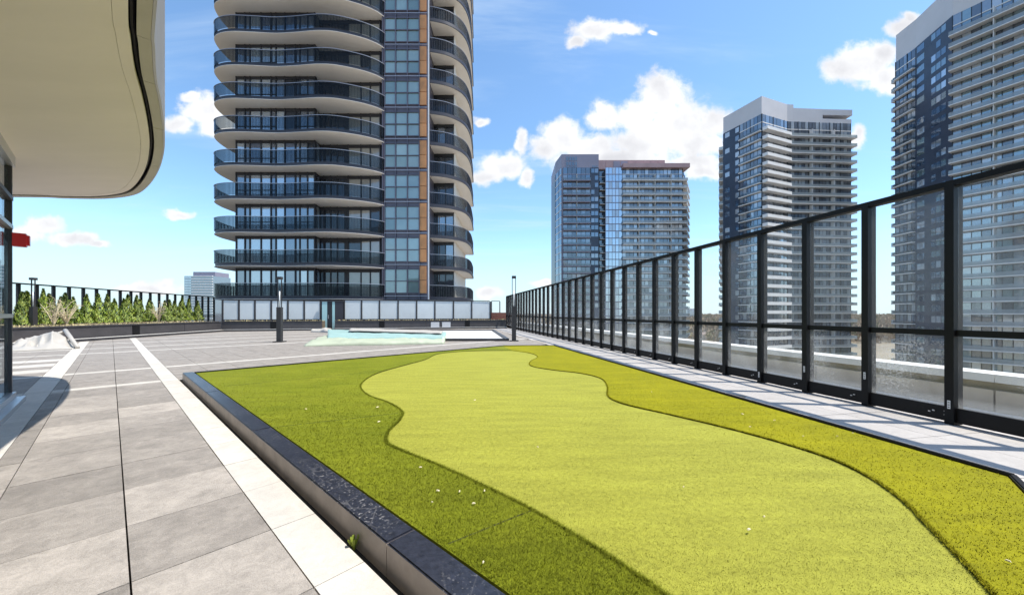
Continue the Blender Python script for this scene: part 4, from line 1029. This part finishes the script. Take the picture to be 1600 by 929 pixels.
# ------------------------------------------------------------------ bollard lamps
def lamp(p, label, hgt=3.1):
    root = thing('path_lamp', label, 'lamp', 'tall square deck lamps'); x, y = p.x, p.y; a = ANG_E*0.3; ca, sa = math.cos(a), math.sin(a)
    MB().box((x,y,0.02), (0.42,0.42,0.04), a).build('base_plate', M['lamp_metal'], root)
    MB().box((x,y,0.04+hgt*0.26), (0.20,0.20,hgt*0.52), a).build('post', M['lamp_metal'], root)
    zb = 0.04+hgt*0.52
    for s_ in (-1, 1): MB().box((x+ca*s_*0.083, y+sa*s_*0.083, (zb+hgt-0.12)/2), (0.03,0.04,hgt-0.12-zb), a).build('side_bar', M['lamp_metal'], root)
    MB().box((x,y,hgt-0.06), (0.20,0.20,0.12), a).build('cap', M['lamp_metal'], root)
    MB().tube([(x,y,zb),(x,y,zb+0.75)], 0.028, 10).build('diffuser', M['lamp_tube'], root, smooth=True)
lamp(gp(52, 530.5), 'tall square black lamp in front of the cedar planter', 3.15)
lamp(gp(437, 534), 'tall square black lamp standing on open deck before the condo tower', 3.05)
lamp(gp(803, 532.5), 'tall square black lamp beside the end of the glass fence', 3.15)

# ------------------------------------------------------------------ covers, tarps and platform on the deck
from mathutils import noise as mnoise
def sheet_grid(c, nu, nv, hfun, name, m, edge_drop=True, parent=None, thick=0.0):
    """a draped sheet over the quad c (near-left, near-right, far-right, far-left)"""
    V = []; Fc = []
    for j in range(nv+1):
        for i in range(nu+1):
            a, b = i/nu, j/nv; p = c[0]*(1-a)*(1-b)+c[1]*a*(1-b)+c[2]*a*b+c[3]*(1-a)*b; V.append((p.x, p.y, hfun(a, b, p)))
    for j in range(nv):
        for i in range(nu): k = j*(nu+1)+i; Fc.append((k, k+1, k+nu+2, k+nu+1))
    n0 = len(V); ring = [i for i in range(nu+1)]+[(j+1)*(nu+1)-1 for j in range(1, nv+1)]+[nv*(nu+1)+i for i in range(nu-1, -1, -1)]+[j*(nu+1) for j in range(nv-1, 0, -1)]
    for r_ in ring: v = V[r_]; V.append((v[0], v[1], max(0.003, v[2]-thick) if thick else 0.003))
    n = len(ring)
    for i in range(n): j = (i+1) % n; Fc.append((ring[i], n0+i, n0+j, ring[j]))
    me = bpy.data.meshes.new(name); me.from_pydata(V, [], Fc); me.materials.append(m); me.polygons.foreach_set('use_smooth', [True]*len(Fc)); me.update(); return link(name, me, parent)
# platform
pf = thing('white_platform', 'low white platform with black edge bars beside the folded pool cover', 'platform')
q = [gp(600,532.5), gp(793,532.5), gp(770,517), gp(560,517.5)]
MB().prism([tuple(p[:2]) for p in q], 0.0, 0.05).build('platform_top', M['membrane'], pf)
for a, b in ((0,1),(1,2),(2,3)):
    p, r = q[a], q[b]; MB().bar((p.x,p.y,0.06), (r.x,r.y,0.06), 0.16, 0.12 + 0.004*a).build('edge_bar', M['dark_metal'], pf)
cv = thing('pool_cover', 'folded turquoise and pale green pool cover lying on the deck', 'pool cover')
q = [gp(474,541), gp(694,537.5), gp(697,529), gp(505,528)]
sheet_grid(q, 60, 14, lambda a,b,p: 0.17+0.08*mnoise.noise(Vector((p.x*1.3,p.y*2.5,1)))+0.07*abs(mnoise.noise(Vector((p.x*2.6,p.y*2,5))))-0.09*max(0,1-b*9)-0.06*max(0,1-a*14), 'lower_fold', M['tarp_green'], parent=cv)
q = [gp(512,534), gp(694,535), gp(697,525.5), gp(512,523.5)]
sheet_grid(q, 50, 14, lambda a,b,p: 0.24+0.12*(1-a)*b+0.03*mnoise.noise(Vector((p.x*1.4,p.y*2,9)))+0.02*mnoise.noise(Vector((p.x*5,p.y*5,2))), 'upper_fold', M['tarp_teal'], parent=cv)
q = [gp(545,527.5), gp(690,529.5), gp(692,524.5), gp(548,522.5)]
sheet_grid(q, 40, 8, lambda a,b,p: 0.42-0.10*a+0.02*mnoise.noise(Vector((p.x*2,p.y*3,4))), 'white_fold', M['tarp_white'], parent=cv, thick=0.04)
# crumpled white sheet in front of the door
q = [gp(486,518.5), gp(514,519.5), gp(518,515.8), gp(488,516.2)]
o = sheet_grid(q, 26, 10, lambda a,b,p: 0.10+0.22*max(0,mnoise.noise(Vector((p.x*1.5,p.y*1.2,3))))+0.12*max(0,1-abs(a-0.75)*4), 'white_sheet', M['tarp_white']); tag(o, 'crumpled white sheet on the deck before the teal door', 'sheet')
# big heap of white cloth and poles
hp = thing('cloth_heap', 'heap of crumpled white canvas and poles beside the cedar planter', 'canvas heap')
q = [gp(14,549), gp(118,544.5), gp(112,535.5), gp(14,537)]
def heap(a, b, p):
    n = mnoise.fractal(Vector((p.x*2.2, p.y*2.2, 0.7)), 0.8, 2.1, 4); e = min(1, min(a, 1-a)*7)*min(1, min(b, 1-b)*5)
    return 0.03+max(0,e*(0.13+0.30*math.exp(-((a-0.66)/0.2)**2)+0.20*mnoise.noise(Vector((p.x*1.1,p.y*1.6,0.7)))+0.22*(1-abs(mnoise.noise(Vector((p.x*1.7+p.y,p.y*1.9,2))))*2.2)-0.10+0.03*n))
sheet_grid(q, 70, 26, heap, 'canvas', M['tarp_white'], parent=hp)
def pole(a, b, r): MB().tube([a, b], r, 8).build('pole', M['tarp_white'], hp, smooth=True)
p1 = gp(102,541); p1.z = 0.66; p2 = gp(121,544.5); p2.z = 0.05; pole(p1, p2, 0.07)
p3 = gp(72,542); p3.z = 0.42; pole(p3, p1-Vector((0,0,0.05)), 0.055)
p4 = gp(58,546); p4.z = 0.1; pole(p4, p3, 0.05)

# ------------------------------------------------------------------ canopy and glazed building at the left
ZC = 3.75
def sp(u, v): Y = (ZC-H)*F/(HZ-v); return ((u-800)/F*Y, Y)
def build_canopy():
    root = thing('canopy', 'large cream curved canopy soffit with grey metal fascia', 'canopy')
    ctrl = [tuple(st(0.02,-7)[:2]), tuple(st(0.0,-3)[:2]), tuple(st(0.03,1.0)[:2]), sp(200,0), sp(204,60), sp(211,110), sp(222,150), sp(231,195), sp(233.5,230), sp(227,262), sp(212,287), sp(192,300), sp(150,305.5), sp(90,305), sp(30,303), (-13.5,7.35), (-18,7.2)]
    ed = catmull(ctrl, 4); back = [tuple(st(-9,14)[:2])]
    inner = [(-19, 3), tuple(st(-8,-7)[:2])]
    poly = ed+inner
    sgn = 1 if inside(offset(ed, 0.2)[30], poly) else -1                  # inward side
    MB().prism(offset(ed, 0.0905*sgn)+inner, ZC-0.010, ZC+0.05).build('soffit_field', M['soffit'], root)
    MB().ribbon(ed, 0.088*sgn, 0.0, ZC-0.012, ZC+0.03).build('soffit_border', M['soffit'], root)
    MB().prism(offset(ed, 0.01*sgn)+inner, ZC+0.08, ZC+3.4).build('roof_body', M['joint'], root)
    # fascia panels: a folded return below and a tall face
    o1 = offset(ed, -0.035*sgn); n = 7
    idx = list(range(0, len(ed), n));
    for i0 in idx:
        i1 = min(i0+n, len(ed)-1)
        if i1 <= i0: break
        seg_ = list(o1[i0:i1+1])
        for e_, n_ in ((0, 1), (-1, -2)):
            d = Vector((seg_[n_][0]-seg_[e_][0], seg_[n_][1]-seg_[e_][1])).normalized()*0.005; seg_[e_] = (seg_[e_][0]+d.x, seg_[e_][1]+d.y)
        f = MB().ribbon(seg_, -0.10*sgn, -0.12*sgn, ZC-0.02, ZC+3.6).build('fascia_panel', M['fascia'], root)
        MB().ribbon(seg_, -0.012*sgn, -0.098*sgn, ZC-0.02, ZC+0.01).build('fascia_return', M['fascia_return'], f)
    MB().tube([(*offset(ed, -0.02*sgn)[i], ZC+0.06) for i in range(0, len(ed), 2)], 0.015, 5).build('hanger_rail', M['dark_metal'], root)
    # faint panel joints on the soffit
    return root
build_canopy()
def build_glazed():
    root = thing('glazed_building', 'dark framed glazed wall under the cream canopy', 'building')
    s0 = -1.06; t_end = 9.45; sill = 0.16
    MB().prism([tuple(st(s0-0.12,-7)[:2]), tuple(st(s0-0.12,t_end-0.15)[:2]), tuple(st(-9,t_end-0.15)[:2]), tuple(st(-9,-7)[:2])], -0.02, 0.03).build('floor', M['interior'], root)
    MB().prism([tuple(st(-5.2,-7)[:2]), tuple(st(-5.2,t_end-2)[:2]), tuple(st(-5.4,t_end-2)[:2]), tuple(st(-5.4,-7)[:2])], 0.03, ZC-0.01).build('inner_wall', M['interior'], root)
    a, b = st(s0+0.06,-7), st(s0+0.06,t_end); MB().bar((a.x,a.y,0.035), (b.x,b.y,0.035), 0.22, 0.07).build('sill', M['silver'], root)
    a, b = st(s0+0.0,-7), st(s0+0.0,t_end-0.02); MB().bar((a.x,a.y,0.11), (b.x,b.y,0.11), 0.16, 0.078).build('sill', M['silver'], root)
    a, b = st(s0,-7), st(s0,t_end); MB().bar((a.x,a.y,ZC-0.09), (b.x,b.y,ZC-0.09), 0.14, 0.16).build('head', M['silver'], root)
    ts = [t_end-0.05-1.3*i for i in range(12)]
    zs = [(0.16,1.28),(1.34,2.62),(2.68,3.05),(3.11,ZC-0.18)]
    for i, t_ in enumerate(ts):
        p = st(s0, t_); o = link('mullion', unit_box(M['dark_metal']), root); o.location = (p.x,p.y,(0.15+ZC-0.17)/2); o.scale = (0.09,0.055,ZC-0.32); o.rotation_euler = (0,0,ANG_D)
        if i+1 < len(ts):
            a, b = st(s0, ts[i+1]+0.036), st(s0, t_-0.036)
            for (z0, z1) in zs: pane('pane', M['wall_glass'], a, b, z0, z1, root, 0.02)
            for zz in (1.31, 2.65, 3.08): bar_piece('transom', M['silver'] if zz < 3 else M['dark_metal'], a, b, 0.12, 0.058, zz, root)
    ss = [s0-1.3*i for i in range(1, 6)]
    for i, s_ in enumerate(ss):
        p = st(s_, t_end-0.05); o = link('mullion', unit_box(M['dark_metal']), root); o.location = (p.x,p.y,(0.03+ZC-0.03)/2); o.scale = (0.07,0.15,ZC-0.06); o.rotation_euler = (0,0,ANG_D)
        a, b = st(s_+0.036, t_end-0.05), st((s0 if i == 0 else ss[i-1])-0.076, t_end-0.05)
        for (z0, z1) in zs: pane('pane', M['wall_glass'], a, b, z0, z1, root, 0.02)
        for zz in (1.31, 2.65, 3.08): bar_piece('transom', M['dark_metal'], a, b, 0.12, 0.058, zz, root)
    al = thing('alarm_box', 'red alarm box projecting from the corner of the glazed wall', 'alarm')
    p = st(s0+0.115, t_end-0.05); MB().box((p.x,p.y,2.47), (0.13,0.14,0.20), ANG_D).build('housing', M['red'], al)
    p2 = st(s0+0.195, t_end-0.05); MB().box((p2.x,p2.y,2.47), (0.03,0.11,0.15), ANG_D).build('lens', M['red'], al)
build_glazed()
scene.render.film_transparent = False
